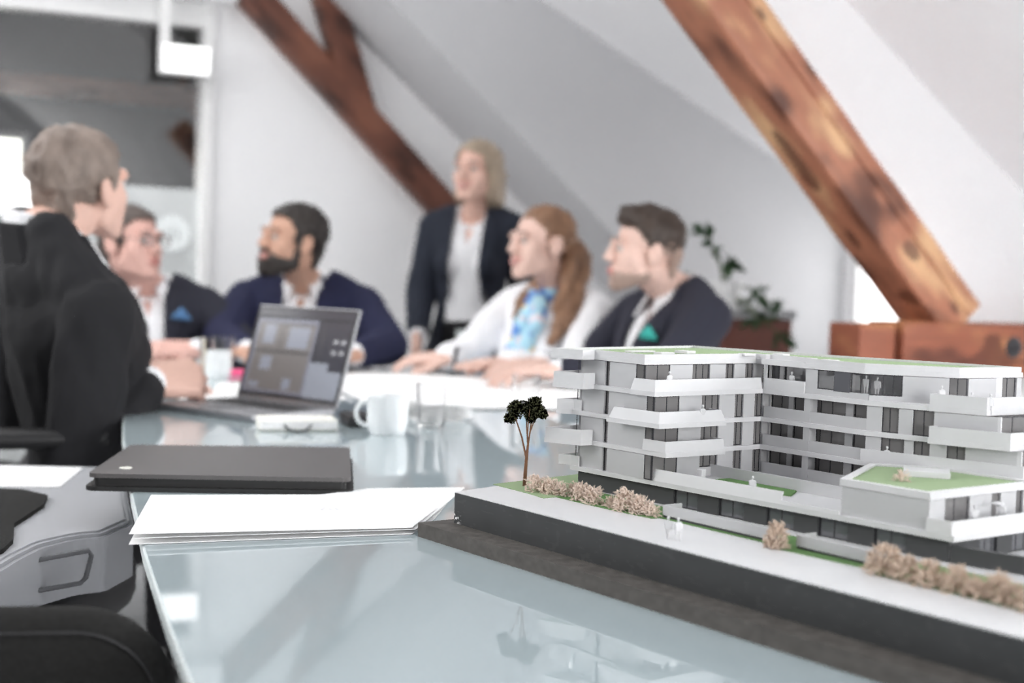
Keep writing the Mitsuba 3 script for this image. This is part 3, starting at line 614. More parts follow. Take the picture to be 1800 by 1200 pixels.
hairmat('hair_chestnut', (0.11, 0.055, 0.032), (0.33, 0.185, 0.11), 40); hairmat('hair_blonde', (0.17, 0.125, 0.09), (0.46, 0.37, 0.28), 45); hairmat('hair_greybrown', (0.035, 0.027, 0.023), (0.11, 0.085, 0.075))
mat('stubble', (0.34, 0.245, 0.205), 0.75, 0.2)
def scarf_fn(p, n, uv):
    a = mikit.fbm(p.x * 26 + 5, p.y * 26, p.z * 22, 2); b = mikit.noise(p.x * 34, p.y * 34 + 9, p.z * 30)
    c = mikit.mix((0.10, 0.24, 0.60), (0.42, 0.68, 0.80), mikit.smoothstep(0.35, 0.60, a))
    c = mikit.mix(c, (0.80, 0.55, 0.22), mikit.smoothstep(0.66, 0.74, b))
    return mikit.mix(c, (0.70, 0.66, 0.72), mikit.smoothstep(0.30, 0.22, b))
mat('scarf', mikit.proc(scarf_fn), 0.7, 0.2)
mat('pocket_blue', (0.10, 0.22, 0.42), 0.7, 0.2); mat('pocket_teal', (0.05, 0.42, 0.36), 0.7, 0.2); mat('glasses_frame', (0.03, 0.025, 0.03), 0.3, 0.5)

V3 = lambda *a: np.array(a, float)
def unit(a): a = np.asarray(a, float); return a / np.linalg.norm(a)
def S(p, r, n=14): return m3.Manifold.sphere(r, n).translate(tuple(np.asarray(p, float)))
def H(*a): return m3.Manifold.batch_hull(list(a))
def E(p, r3, R=None, n=24):
    e = m3.Manifold.sphere(1.0, n).scale(tuple(r3))
    A = np.eye(4); A[:3, 3] = p
    if R is not None: A[:3, :3] = R
    return e.transform(A[:3])
def C(pts, rads):
    out = None
    for i in range(len(pts) - 1):
        h = H(S(pts[i], rads[i]), S(pts[i + 1], rads[i + 1])); out = h if out is None else out + h
    return out
def U(ms): return m3.Manifold.batch_boolean(list(ms), m3.OpType.Add)
def fin(man_, L=0.012, it=10, wob=0.0, freq=18.0, seed=1, stretch=(1, 1, 1)):
    m = tm(man_.refine_to_length(L)); m = trimesh.Trimesh(m.vertices, m.faces, process=True)
    if it: trimesh.smoothing.filter_taubin(m, lamb=0.5, nu=0.51, iterations=it)
    if wob:
        n = m.vertex_normals; q = m.vertices * freq * np.array(stretch)
        m.vertices = m.vertices + n * (((meshkit.noise(q, seed) - 0.5) * 2 + (meshkit.noise(q * 2.1, seed + 1) - 0.5)) * wob)[:, None]
    return m
def XF(man_, M): return man_.transform(M[:3])

def head_parts(R, c, female=False, neck_to=None, smile=0.0):
    """Head, neck and ears as one solid; R columns: the head's left, forward, up; c its centre."""
    M = np.eye(4); M[:3, :3] = R; M[:3, 3] = c
    j = 0.92 if female else 1.0
    cran = E((0, -0.018, 0.036), (0.074, 0.094, 0.078), n=32)
    face = H(E((0, 0.030, -0.008), (0.060 * j, 0.056, 0.066)), S((0, 0.074, -0.096), 0.017 * j), S((0.016, 0.072, -0.098), 0.014 * j), S((-0.016, 0.072, -0.098), 0.014 * j), S((0.047 * j, 0.006, -0.068), 0.018), S((-0.047 * j, 0.006, -0.068), 0.018), S((0.046, 0.054, -0.022), 0.018), S((-0.046, 0.054, -0.022), 0.018))
    brow = H(S((0.034, 0.078, 0.024), 0.0135), S((-0.034, 0.078, 0.024), 0.0135))
    nose = H(S((0, 0.087, 0.018), 0.007), S((0, 0.1065, -0.022), 0.009), S((0.013, 0.094, -0.028), 0.0075), S((-0.013, 0.094, -0.028), 0.0075))
    mouth = E((0, 0.084, -0.056), (0.025, 0.012, 0.014)); chin = S((0, 0.080, -0.094), 0.015)
    sock = [E((x, 0.099, 0.004), (0.015, 0.014, 0.0085)) for x in (0.032, -0.032)]
    ears = []
    for sx in (1, -1):
        ear = E((sx * 0.077, -0.014, -0.008), (0.011, 0.020, 0.033), trimesh.transformations.euler_matrix(0.22, 0, sx * 0.35)[:3, :3]) - E((sx * 0.088, -0.006, -0.004), (0.008, 0.011, 0.019))
        ears.append(ear)
    h = U([cran, face, brow, nose, mouth, chin] + ears)
    for s in sock: h = h - s
    parts = [XF(h, M)]
    if neck_to is not None:
        a = c + R @ V3(0, -0.022, -0.05); r = 0.047 if female else 0.056
        parts.append(C([a, a * 0.45 + np.asarray(neck_to) * 0.55, neck_to], [r, r * 0.98, r * 1.15]))
    return parts, M
def hand_parts(wrist, fwd, up, side, pose='rest', scale=1.0):
    """Palm, four fingers and thumb. fwd along the fingers, up the back of the hand, side towards the thumb."""
    f = unit(fwd); u = unit(np.asarray(up) - f * (np.asarray(up) @ f)); s = np.cross(f, u); s = s if s @ np.asarray(side) > 0 else -s
    P = lambda x, y, z: np.asarray(wrist) + (s * x + f * y + u * z) * scale
    k = scale
    out = [H(S(P(0.018, 0.0, 0), 0.019 * k), S(P(-0.018, 0.0, 0), 0.019 * k), S(P(0.028, 0.085, 0), 0.0125 * k), S(P(0.010, 0.090, 0.002), 0.0125 * k), S(P(-0.010, 0.087, 0.001), 0.012 * k), S(P(-0.029, 0.078, -0.002), 0.0115 * k))]
    curls = {'rest': (0.25, 0.35, 0.25), 'flat': (0.10, 0.14, 0.10), 'grip': (0.95, 1.15, 0.7), 'pen': (0.75, 0.85, 0.45), 'fist': (1.25, 1.5, 0.9)}[pose]
    for i, (x, y, L) in enumerate(((0.029, 0.088, 0.073), (0.010, 0.092, 0.080), (-0.010, 0.089, 0.075), (-0.029, 0.080, 0.060))):
        a = 0.0; p = V3(x, y, 0.0); pts = [p]; spread = (x / 0.03) * 0.10
        for q, seg in enumerate((0.46, 0.30, 0.24)):
            a += curls[q] * (1.0 + 0.10 * (i - 1.5)) * (0.55 if pose == 'pen' and i == 0 and q else 1.0)
            p = p + V3(math.sin(spread) * math.cos(a), math.cos(spread) * math.cos(a), -math.sin(a)) * L * seg; pts.append(p)
        out.append(C([P(*q) for q in pts], [0.0095 * k, 0.0088 * k, 0.0080 * k, 0.0070 * k]))
    t = [V3(0.022, 0.018, -0.006), V3(0.050, 0.048, -0.016), V3(0.055, 0.078, -0.024), V3(0.048, 0.100, -0.030)] if pose in ('rest', 'flat') else [V3(0.022, 0.018, -0.008), V3(0.042, 0.050, -0.026), V3(0.036, 0.078, -0.042), V3(0.022, 0.094, -0.052)]
    out.append(C([P(*q) for q in t], [0.0145 * k, 0.0125 * k, 0.0105 * k, 0.0085 * k]))
    return out
def ik(sh, wr, a, b, hint):
    sh, wr = np.asarray(sh, float), np.asarray(wr, float); d = wr - sh; L = np.linalg.norm(d)
    if L > (a + b) * 0.995: k = L / ((a + b) * 0.995); a, b = a * k, b * k
    x = (a * a - b * b + L * L) / (2 * L); h = math.sqrt(max(a * a - x * x, 1e-6)); e = d / L
    q = np.asarray(hint, float); q = q - e * (q @ e); q /= np.linalg.norm(q)
    return sh + e * x + q * h
def rot_frame(fwd, lean=0.0, side=0.0, pitch_fwd=None):
    """Columns left, forward, up of something that faces fwd (horizontal), leaning forward by lean and to its left by side (radians)."""
    f = unit([fwd[0], fwd[1], 0]); l = np.cross([0, 0, 1.0], f)
    Rl = trimesh.transformations.rotation_matrix(-lean, l)[:3, :3]; Rs = trimesh.transformations.rotation_matrix(side, f)[:3, :3]
    return Rs @ Rl @ np.stack([l, f, [0, 0, 1.0]], 1)
def hair_short(M, mat_, name, line=0.075, side=0.035, vol=1.0, wob=0.004, back=-0.055, top=0.0, low=-0.030):
    cap = E((0, -0.022, 0.040 + top), (0.082 * vol, 0.103 * vol, 0.084 * vol), n=32)
    cut = H(*[S((x, y, z), 0.004) for x in (-0.12, 0.12) for (y, z) in ((0.052, line), (0.20, line + 0.03), (0.030, side), (0.022, -0.2), (0.20, -0.2))])
    cut2 = H(*[S((x, y, z), 0.004) for x in (-0.12, 0.12) for (y, z) in ((0.06, low), (-0.05, low - 0.005), (-0.075, back), (-0.2, back - 0.02), (-0.2, -0.2), (0.06, -0.2))])
    h = cap - cut - cut2
    for sx in (1, -1): h = h - E((sx * 0.085, -0.008, -0.012), (0.022, 0.026, 0.036))
    nape = H(S((0.035, -0.085, 0.0), 0.022), S((-0.035, -0.085, 0.0), 0.022), S((0.028, -0.074, back - 0.01), 0.014), S((-0.028, -0.074, back - 0.01), 0.014))
    if low < 0: h = h + nape
    m = fin(h, 0.008, 6, wob, 70, 3, (1, 1, 0.5)); m.apply_transform(M)
    return put(name, m, mat_, smooth=True)
def face_bits(p, M, smile=False, brow_mat='hair_dark', lip='lips', glasses=False):
    for sx in (1, -1):
        e = put(p + '__eye', tm(XF(S((sx * 0.031, 0.0765, 0.004), 0.0100, 16), M)), 'eye_white', smooth=True)
        put(e + '__iris', tm(XF(E((sx * 0.031, 0.0848, 0.004), (0.0056, 0.0028, 0.0056)), M)), 'iris', smooth=True)
        lid = H(S((sx * 0.020, 0.086, 0.012), 0.004), S((sx * 0.032, 0.0915, 0.0145), 0.0045), S((sx * 0.044, 0.084, 0.012), 0.004))
        put(p + '__eyebrow', tm(XF(C([(sx * 0.016, 0.092, 0.027), (sx * 0.034, 0.0925, 0.032), (sx * 0.050, 0.079, 0.028)], [0.0022, 0.0028, 0.0018]), M)), brow_mat, smooth=True)
    w = 0.027 if smile else 0.022; dz = 0.006 if smile else 0.0
    lips = C([(w, 0.086 - 0.006, -0.055 + dz), (0.010, 0.0955, -0.053), (0, 0.0965, -0.054), (-0.010, 0.0955, -0.053), (-w, 0.080, -0.055 + dz)], [0.003, 0.0048, 0.0044, 0.0048, 0.003]) + C([(w, 0.080, -0.057 + dz), (0.009, 0.0945, -0.064), (-0.009, 0.0945, -0.064), (-w, 0.080, -0.057 + dz)], [0.003, 0.0052, 0.0052, 0.003])
    put(p + '__lips', tm(XF(lips, M)), lip, smooth=True)
    if smile:
        put(p + '__teeth', tm(XF(C([(0.017, 0.0885, -0.0565), (0, 0.0985, -0.0585), (-0.017, 0.0885, -0.0565)], [0.0028, 0.0036, 0.0028]), M)), 'teeth', smooth=True)
    if glasses:
        g_ = []
        for sx in (1, -1):
            sq = lambda c: math.copysign(abs(c) ** 0.55, c)
            ring = [(sx * 0.034 + 0.025 * sq(math.cos(t)), 0.106 - 0.006 * abs(math.cos(t)), 0.004 + 0.015 * sq(math.sin(t))) for t in np.linspace(0, 2 * np.pi, 21)]
            g_.append(tube(ring, 0.0021, 5)); g_.append(tube([(sx * 0.057, 0.100, 0.008), (sx * 0.074, 0.06, 0.010), (sx * 0.080, -0.01, 0.008), (sx * 0.078, -0.03, -0.004)], 0.0018, 5))
        g_.append(tube([(0.011, 0.106, 0.008), (0, 0.110, 0.010), (-0.011, 0.106, 0.008)], 0.0017, 5))
        gm = trimesh.util.concatenate(g_); gm.apply_transform(M); k = put(p + '__glasses', gm, 'glasses_frame', smooth=True); tag(k, 'dark rimmed glasses')
        for sx in (1, -1):
            put(k + '__lens', tm(XF(E((sx * 0.034, 0.1045, 0.004), (0.0215, 0.0006, 0.015)), M)), 'pane')

def torso(k, g, w=1.0, female=False, drop=0.0):
    """The trunk below the neck: k scales it, g grows it outward. Local: left, forward, up; origin midway between the shoulders."""
    e = lambda p, r: E(np.array(p) * k, (r[0] * k * w + g, r[1] * k + g, r[2] * k + g))
    s = lambda p, r: S((p[0] * k * w, p[1] * k, p[2] * k), r * k + g)
    if female:
        shs = [s((sx * 0.150, -0.005, -0.008), 0.046) for sx in (1, -1)]
        chest = e((0, 0.012, -0.14), (0.138, 0.098, 0.13)); waist = e((0, 0.0, -0.33), (0.118, 0.088, 0.10)); hips = e((0, -0.008, -0.50), (0.160, 0.112, 0.10))
        bust = [E((sx * 0.062 * k, 0.072 * k, -0.165 * k), (0.058 * k + g, 0.050 * k + g, 0.060 * k + g)) for sx in (1, -1)]
        return U([H(*shs, chest), H(chest, waist), H(waist, hips), H(s((0.07, -0.012, 0.04), 0.030), s((-0.07, -0.012, 0.04), 0.030), *shs)] + bust)
    shs = [s((sx * 0.170, -0.008, -0.020 - drop), 0.053) for sx in (1, -1)]
    chest = e((0, 0.008, -0.15), (0.160, 0.112, 0.14)); waist = e((0, 0.008, -0.36), (0.150, 0.112, 0.11)); hips = e((0, -0.008, -0.50), (0.160, 0.118, 0.09))
    upper = e((0, -0.018, -0.060), (0.130, 0.070, 0.100))
    return U([upper, H(*shs, chest), H(chest, waist), H(waist, hips), H(s((0.075, -0.018, 0.048), 0.036), s((-0.075, -0.018, 0.048), 0.036), *shs)])

def person(label, head_c, head_R, tor_R, sh_mid, wrists, hand_dirs, poses, hints, skin, suit, hair, female=False, k=1.0, w=1.0, seated=True, open_=('v', 0.055, 0.30), shirt='shirt_white', trousers=None, smile=False, brows='hair_dark', glasses=False, leg_dir=None, thumbs=None, wob=0.0035, jacket=True, collar=True, group=None, drop=0.0):
    p = thing('person', label, 'person', group)
    MT = np.eye(4); MT[:3, :3] = tor_R; MT[:3, 3] = sh_mid
    tl = lambda *a: MT[:3, :3] @ (np.array(a, float) * k) + MT[:3, 3]
    shx = (0.150 if female else 0.176) * w
    sh = [tl(shx, -0.008, -0.024 - drop), tl(-shx, -0.008, -0.024 - drop)]          # left, right
    ua, fa = (0.265, 0.235) if female else (0.29, 0.26); ua, fa = ua * k, fa * k
    el = [ik(sh[i], wrists[i], ua, fa, hints[i]) for i in (0, 1)]
    pel = tl(0, -0.01, -0.52)
    neck_to = tl(0, -0.020, 0.030)
    hp, MH = head_parts(head_R, np.asarray(head_c, float), female, neck_to)
    body = hp + [XF(torso(k, -0.018, w, female, drop), MT)]
    for i in (0, 1):
        body.append(C([sh[i], el[i], wrists[i]], [0.042 * k, 0.036 * k, 0.023 * k]))
        body += hand_parts(wrists[i], hand_dirs[i][0], hand_dirs[i][1], hand_dirs[i][2], poses[i], (0.92 if female else 1.02) * k)
    # legs
    fx = tor_R[:, 1].copy(); fx[2] = 0; fx = unit(fx if leg_dir is None else [leg_dir[0], leg_dir[1], 0.0]); lx = np.cross([0, 0, 1.0], fx)
    legs, shoes = [], []
    for sx in (1, -1):
        hip = pel + lx * sx * 0.09 * k
        if seated: kn = hip + fx * 0.43 * k + lx * sx * 0.05 + V3(0, 0, 0.02); kn[2] = max(min(kn[2], 0.56), 0.50); an = V3(kn[0], kn[1], 0.09) - fx * 0.05
        else: kn = V3(hip[0], hip[1], hip[2] * 0.53) + fx * 0.02; an = V3(hip[0], hip[1], 0.09) - fx * 0.01
        body.append(C([hip, kn, an], [0.075 * k, 0.052 * k, 0.036 * k]))
        legs.append(C([hip, kn, an + V3(0, 0, 0.02)], [0.092 * k, 0.070 * k, 0.056 * k]))
        shoes.append(H(S(an + V3(0, 0, -0.045) - fx * 0.04, 0.043), S(an + V3(0, 0, -0.052) + fx * 0.15, 0.036), S(an + V3(0, 0, -0.0), 0.044)).trim_by_plane((0, 0, 1), 0.001))
    put(p + '__body', fin(U(body), 0.011, 4), 'skin_' + skin, smooth=True)
    tr = U(legs + [XF(E(V3(0, -0.008, -0.52) * k, V3(0.152, 0.114, 0.10) * k), MT)])
    if not seated: tr = tr + XF(H(E(V3(0, 0.0, -0.40) * k, V3(0.127, 0.097, 0.045) * k), E(V3(0, -0.008, -0.52) * k, V3(0.158, 0.114, 0.09) * k)), MT)
    put(p + '__trousers', fin(tr, 0.03, 4), trousers or suit, smooth=True)
    for s_ in shoes: put(p + '__shoe', fin(s_, 0.02, 2), 'shoe_black', smooth=True)
    # shirt, with collar and cuffs
    nb = MT[:3, :3] @ (V3(0, -0.012, 0.055) * k) + MT[:3, 3]
    arm_in = [C([sh[i], el[i], el[i] + (wrists[i] - el[i]) * 0.93], [0.050 * k, 0.044 * k, 0.034 * k]) for i in (0, 1)]
    shm = U([XF(torso(k, -0.007 if jacket else 0.004, w, female, drop), MT)] + (arm_in if jacket else []))
    neck_hole = XF(C([V3(0, 0.012, 0.02) * k, V3(0, 0.045, 0.16) * k], [0.048 * k, 0.075 * k]), MT)
    vcut = XF(H(*[S(V3(x, y, z) * k, 0.002) for (x, z) in ((-0.045, 0.10), (0.045, 0.10), (0.0, -0.085)) for y in (0.045, 0.30)]), MT)
    shm = shm - neck_hole - vcut
    if not seated: shm = shm.trim_by_plane(tuple(MT[:3, 2]), float(MT[:3, 2] @ (MT[:3, 3] - MT[:3, 2] * 0.385 * k)))
    if not jacket:
        sl = [C([sh[i], el[i], el[i] + (wrists[i] - el[i]) * 0.92], [0.062 * k, 0.056 * k, 0.042 * k]) for i in (0, 1)]
        shm = shm + U(sl)
    put(p + '__shirt', fin(shm, 0.012, 3, 0.002 if jacket else wob, 22, 5, (1, 1, 0.6)), shirt, smooth=True)
    if collar:
        cp = []
        for sx in (1, -1):
            pts = [V3(0, -0.066, 0.096), V3(sx * 0.040, -0.050, 0.092), V3(sx * 0.064, -0.012, 0.072), V3(sx * 0.052, 0.034, 0.048), V3(sx * 0.026, 0.068, 0.006)]
            low = [V3(0, -0.078, 0.045), V3(sx * 0.046, -0.064, 0.044), V3(sx * 0.073, -0.012, 0.036), V3(sx * 0.064, 0.044, 0.014), V3(sx * 0.050, 0.082, -0.040)]
            q = None
            for i in range(4):
                h_ = H(*[S(v_ * k, 0.0035) for v_ in (pts[i], pts[i + 1], low[i], low[i + 1])]); q = h_ if q is None else q + h_
            cp.append(XF(q, MT))
        put(p + '__collar', fin(U(cp), 0.012, 2), shirt, smooth=40)
    if jacket:
        slv = [C([sh[i], el[i], el[i] + (wrists[i] - el[i]) * 0.86], [0.066 * k, 0.060 * k, 0.043 * k]) for i in (0, 1)]
        big = XF(torso(k, 0.007, w, female, drop), MT)
        ja = U([big] + slv)
        top, bot = open_[1], open_[2]
        if open_[0] == 'v': poly = [(-top - 0.02, 0.10), (top + 0.02, 0.10), (top * 0.55, -0.12), (0.006, -bot), (-0.006, -bot), (-top * 0.55, -0.12)]
        else: poly = [(-top, 0.10), (top, 0.10), (top * 1.0, -0.2), (bot, -0.75), (-bot, -0.75), (-top * 1.0, -0.2)]
        wedge = XF(H(*[S(V3(x, y, z) * k, 0.002) for (x, z) in poly for y in (0.020, 0.30)]), MT)
        nk = XF(C([V3(0, -0.018, 0.03) * k, V3(0, 0.035, 0.18) * k], [0.070 * k, 0.105 * k]), MT)
        put(p + '__jacket', fin(ja - wedge - nk, 0.011, 5, wob, 20, 8, (1, 1, 0.7)), suit, smooth=True)
        # collar of the jacket, behind the shirt collar
        jc = []
        for sx in (1, -1):
            pts = [V3(0, -0.074, 0.072), V3(sx * 0.048, -0.060, 0.070), V3(sx * 0.084, -0.014, 0.058), V3(sx * 0.080, 0.040, 0.030)]
            low = [V3(0, -0.082, -0.010), V3(sx * 0.062, -0.066, 0.006), V3(sx * 0.105, -0.014, 0.022), V3(sx * 0.102, 0.050, -0.010)]
            q = None
            for i in range(3):
                h_ = H(*[S(v_ * k, 0.006) for v_ in (pts[i], pts[i + 1], low[i], low[i + 1])]); q = h_ if q is None else q + h_
            jc.append(XF(q, MT))
        put(p + '__jacket_collar', fin(U(jc), 0.012, 2), suit, smooth=True)
        # lapels
        shell = XF(torso(k, 0.013, w, female, drop), MT) - XF(torso(k, 0.003, w, female, drop), MT)
        for sx in (1, -1):
            if open_[0] == 'v': lp = [(sx * (top + 0.018), 0.06), (sx * (top + 0.050), -0.005), (sx * (top + 0.062), -0.085), (sx * (top + 0.044), -0.085), (sx * 0.012, -bot), (sx * top * 0.55, -0.12)]
            else: lp = [(sx * top, 0.06), (sx * (top + 0.045), 0.0), (sx * (top + 0.055), -0.08), (sx * (top + 0.038), -0.085), (sx * (top + 0.006), -0.30), (sx * top, -0.2)]
            pr = XF(H(*[S(V3(x, y, z) * k, 0.002) for (x, z) in lp for y in (0.015, 0.30)]), MT)
            lm = shell ^ pr
            if lm.num_tri() > 0: put(p + '__lapel', fin(lm, 0.012, 2), suit, smooth=40)
        for i in (0, 1):
            d = unit(wrists[i] - el[i]); a = el[i] + (wrists[i] - el[i]) * 0.84
            put(p + '__cuff', fin(C([a, el[i] + (wrists[i] - el[i]) * 0.95], [0.037 * k, 0.035 * k]), 0.012, 1), shirt, smooth=True)
    return p, MH, MT, sh, el

def pocket(p, MT, sx, k, mat_, name):
    m = H(*[S(V3(sx * x, y, z) * k, 0.005) for (x, y, z) in ((0.075, 0.128, -0.10), (0.125, 0.112, -0.10), (0.10, 0.124, -0.072), (0.088, 0.132, -0.088))])
    key = put(p + '__pocket_square', fin(XF(m, MT), 0.01, 0), mat_, smooth=40); tag(key, name)

# man at the left edge, seen from behind
HR = rot_frame((0.45, 0.89), 0.10, 0.06)
A1 = person('grey haired man in a black suit at the left edge, seen from behind, writing', (-0.897, 2.85, 1.182), HR, rot_frame((0.80, 0.60), 0.26, 0.10), (-0.945, 2.805, 1.038),
            [(-0.86, 3.12, 0.785), (-0.735, 2.80, 0.790)], [((0.7, 0.4, -0.1), (0, 0, 1), (0.3, -1, 0)), ((0.72, 0.66, 0.02), (0.45, -0.62, 0.62), (-0.4, 0.5, 0.8))], ['rest', 'pen'],
            [(-0.95, 0.1, -0.55), (-0.15, -0.40, -1.0)], 'fair', 'suit_black', None, k=1.12, w=1.20, drop=0.055, wob=0.007, open_=('v', 0.06, 0.26), brows='hair_greybrown', leg_dir=(-0.25, 1.0))
p, MH, MT, sh, el = A1
tag(hair_short(MH, 'hair_grey', p + '__hair', wob=0.006, vol=1.04, back=-0.062), 'short grey hair')
face_bits(p, MH, brow_mat='hair_greybrown')
wr = V3(-0.735, 2.80, 0.790)

# man with glasses
HR = rot_frame((0.86, -0.50), 0.06, 0.0)
p, MH, MT, sh, el = person('man with dark rimmed glasses in a charcoal suit, hands folded, beside the glass partition', (-1.182, 4.25, 1.090), HR, rot_frame((0.28, -0.96), 0.30), (-1.160, 4.35, 0.925),
            [(-0.935, 4.03, 0.780), (-1.105, 4.00, 0.775)], [((-0.85, -0.40, 0.05), (0.0, -0.5, 0.85), (0, -0.6, 0.8)), ((0.85, -0.30, 0.02), (-0.1, -0.5, 0.85), (0, -0.5, 0.8))], ['rest', 'fist'],
            [(0.9, 0.3, -0.5), (-0.9, 0.3, -0.5)], 'pink', 'suit_charcoal', None, w=1.0, open_=('o', 0.052, 0.06), brows='hair_greybrown', glasses=False)
tag(hair_short(MH, 'hair_greybrown', p + '__hair', line=0.066, vol=1.01), 'short dark hair'); face_bits(p, MH, brow_mat='hair_greybrown', glasses=True)
pocket(p, MT, 1, 1.0, 'pocket_blue', 'blue pocket square')

# bearded man
HR = rot_frame((-0.78, -0.60), 0.10, -0.04)
p, MH, MT, sh, el = person('bearded man in a navy suit behind the laptop, smiling to the left', (-0.716, 4.40, 1.116), HR, rot_frame((0.0, -1.0), 0.28), (-0.690, 4.53, 0.945),
            [(-0.470, 4.03, 0.780), (-0.775, 4.02, 0.780)], [((-0.45, -0.88, 0.0), (0, 0, 1), (-0.9, 0.3, 0)), ((0.45, -0.88, 0.0), (0, 0, 1), (0.9, 0.3, 0))], ['rest', 'rest'],
            [(1.0, 0.25, -0.45), (-1.0, 0.25, -0.45)], 'tan', 'suit_navy', None, w=1.06, k=1.03, open_=('o', 0.055, 0.05), smile=True)
tag(hair_short(MH, 'hair_dark', p + '__hair', line=0.070, vol=1.02, top=0.004), 'short black hair'); face_bits(p, MH, smile=True)
bd = H(S((0, 0.076, -0.100), 0.026), S((0.020, 0.070, -0.102), 0.022), S((-0.020, 0.070, -0.102), 0.022), S((0.050, 0.010, -0.072), 0.0215), S((-0.050, 0.010, -0.072), 0.0215), S((0.030, 0.074, -0.066), 0.020), S((-0.030, 0.074, -0.066), 0.020))
bd = bd - H(*[S((x, y, z), 0.004) for x in (-0.026, 0.026) for y in (0.070, 0.15) for z in (-0.050, -0.064)]) + C([(0.026, 0.088, -0.044), (0, 0.101, -0.040), (-0.026, 0.088, -0.044)], [0.006, 0.0065, 0.006])
for sx in (1, -1): bd = bd + C([(sx * 0.052, 0.012, -0.066), (sx * 0.066, 0.006, -0.030), (sx * 0.070, 0.004, 0.010)], [0.019, 0.010, 0.007])
tag(put(p + '__beard', fin(XF(bd, MH), 0.008, 3, 0.002, 80), 'hair_dark', smooth=True), 'full black beard')

# standing woman
HR = rot_frame((-0.48, -0.88), 0.04, -0.03)
p, MH, MT, sh, el = person('standing blonde woman in a dark blue blazer over a white top', (-0.152, 5.10, 1.408), HR, rot_frame((-0.22, -0.97), 0.03), (-0.160, 5.16, 1.225),
            [(0.055, 5.10, 0.745), (-0.345, 5.00, 0.800)], [((0.02, -0.1, -1), (1, 0.1, 0), (0, -1, 0)), ((-0.05, -0.25, -1), (-1, 0.2, 0.0), (0.2, -1, 0))], ['rest', 'rest'],
            [(0.3, 0.9, -0.1), (-0.15, 0.9, 0.1)], 'fair', 'suit_slate', None, female=True, k=0.98, w=1.02, seated=False, open_=('o', 0.062, 0.10), trousers='trouser_black', smile=True, brows='hair_blonde', collar=False)
face_bits(p, MH, smile=True, brow_mat='hair_greybrown')
cap = E((0, -0.020, 0.038), (0.085, 0.104, 0.087), n=32) + U([H(S((sx * 0.064, -0.02, 0.02), 0.030), S((sx * 0.066, -0.008, -0.085), 0.026), S((sx * 0.050, -0.075, -0.095), 0.034), S((sx * 0.03, -0.09, 0.0), 0.04)) for sx in (1, -1)]) + H(S((0.03, -0.085, 0.0), 0.045), S((-0.03, -0.085, 0.0), 0.045), S((0.03, -0.072, -0.095), 0.035), S((-0.03, -0.072, -0.095), 0.035))
opening = H(*[S(q, 0.006) for q in ((0.050, 0.05, 0.052), (-0.034, 0.05, 0.074), (0.052, 0.016, -0.14), (-0.052, 0.016, -0.14), (0.056, 0.2, 0.06), (-0.05, 0.2, 0.09), (0.056, 0.2, -0.2), (-0.056, 0.2, -0.2), (0.058, 0.03, 0.0), (-0.058, 0.03, 0.02))])
nkc = C([(0, 0.0, -0.05), (0, 0.0, -0.16)], [0.050, 0.052])
tag(put(p + '__hair', fin(XF(cap - opening - nkc, MH), 0.009, 4, 0.004, 45, 6, (1, 1, 0.3)), 'hair_blonde', smooth=True), 'chin length blonde bob')
put(p + '__belt_buckle', tm(XF(H(*[S(V3(x, 0.118, z), 0.003) for x in (-0.015, 0.015) for z in (-0.425, -0.405)]), MT)), 'glass_edge')

# seated woman with scarf
HR = rot_frame((-0.86, -0.50), 0.03, 0.03)
p, MH, MT, sh, el = person('seated woman in a white blouse with a blue patterned scarf and long wavy brown hair', (0.078, 4.30, 1.130), HR, rot_frame((-0.55, -0.83), 0.16), (0.118, 4.375, 0.945),
            [(-0.020, 3.98, 0.775), (-0.195, 4.05, 0.780)], [((-0.75, -0.6, 0.0), (0, 0, 1), (-0.6, 0.7, 0)), ((-0.98, -0.12, -0.02), (0.1, -0.2, 1), (-0.1, -0.9, 0.3))], ['flat', 'rest'],
            [(0.6, -0.2, -0.7), (-0.3, 0.5, -0.7)], 'pale', 'shirt_white', None, female=True, k=1.02, w=1.04, smile=True, jacket=False, collar=False, trousers='trouser_black', brows='hair_chestnut', wob=0.005)
face_bits(p, MH, smile=True, brow_mat='hair_brown')
cap = E((0, -0.026, 0.042), (0.081, 0.102, 0.083), n=32) - H(*[S((x, y, z), 0.004) for x in (-0.12, 0.12) for (y, z) in ((0.056, 0.074), (0.20, 0.10), (0.020, 0.030), (0.012, -0.2), (0.20, -0.2))])
for sx in (1, -1): cap = cap - E((sx * 0.085, -0.010, -0.012), (0.022, 0.024, 0.034))
tail = C([(0.0, -0.105, 0.02), (0.02, -0.135, -0.03), (0.045, -0.120, -0.10), (0.080, -0.075, -0.17), (0.105, -0.030, -0.24), (0.108, 0.010, -0.30)], [0.034, 0.034, 0.036, 0.036, 0.030, 0.014]) + C([(0.03, -0.10, -0.03), (0.065, -0.07, -0.11), (0.090, -0.02, -0.20)], [0.028, 0.026, 0.022]) + C([(-0.03, -0.09, -0.03), (-0.060, -0.055, -0.11), (-0.078, 0.005, -0.18), (-0.082, 0.03, -0.235)], [0.034, 0.030, 0.026, 0.014])
tag(put(p + '__hair', fin(XF(cap + tail, MH), 0.008, 3, 0.0075, 34, 6, (1, 1, 1.0)), 'hair_chestnut', smooth=True), 'long wavy brown hair tied back')
ring = None
for i in range(12):
    a0, a1 = i * 2 * math.pi / 12, (i + 1) * 2 * math.pi / 12
    q = lambda a: V3(0.062 * math.sin(a), -0.004 + 0.068 * math.cos(a), 0.048 - 0.030 * math.cos(a))
    h_ = H(S(q(a0), 0.019), S(q(a1), 0.019)); ring = h_ if ring is None else ring + h_
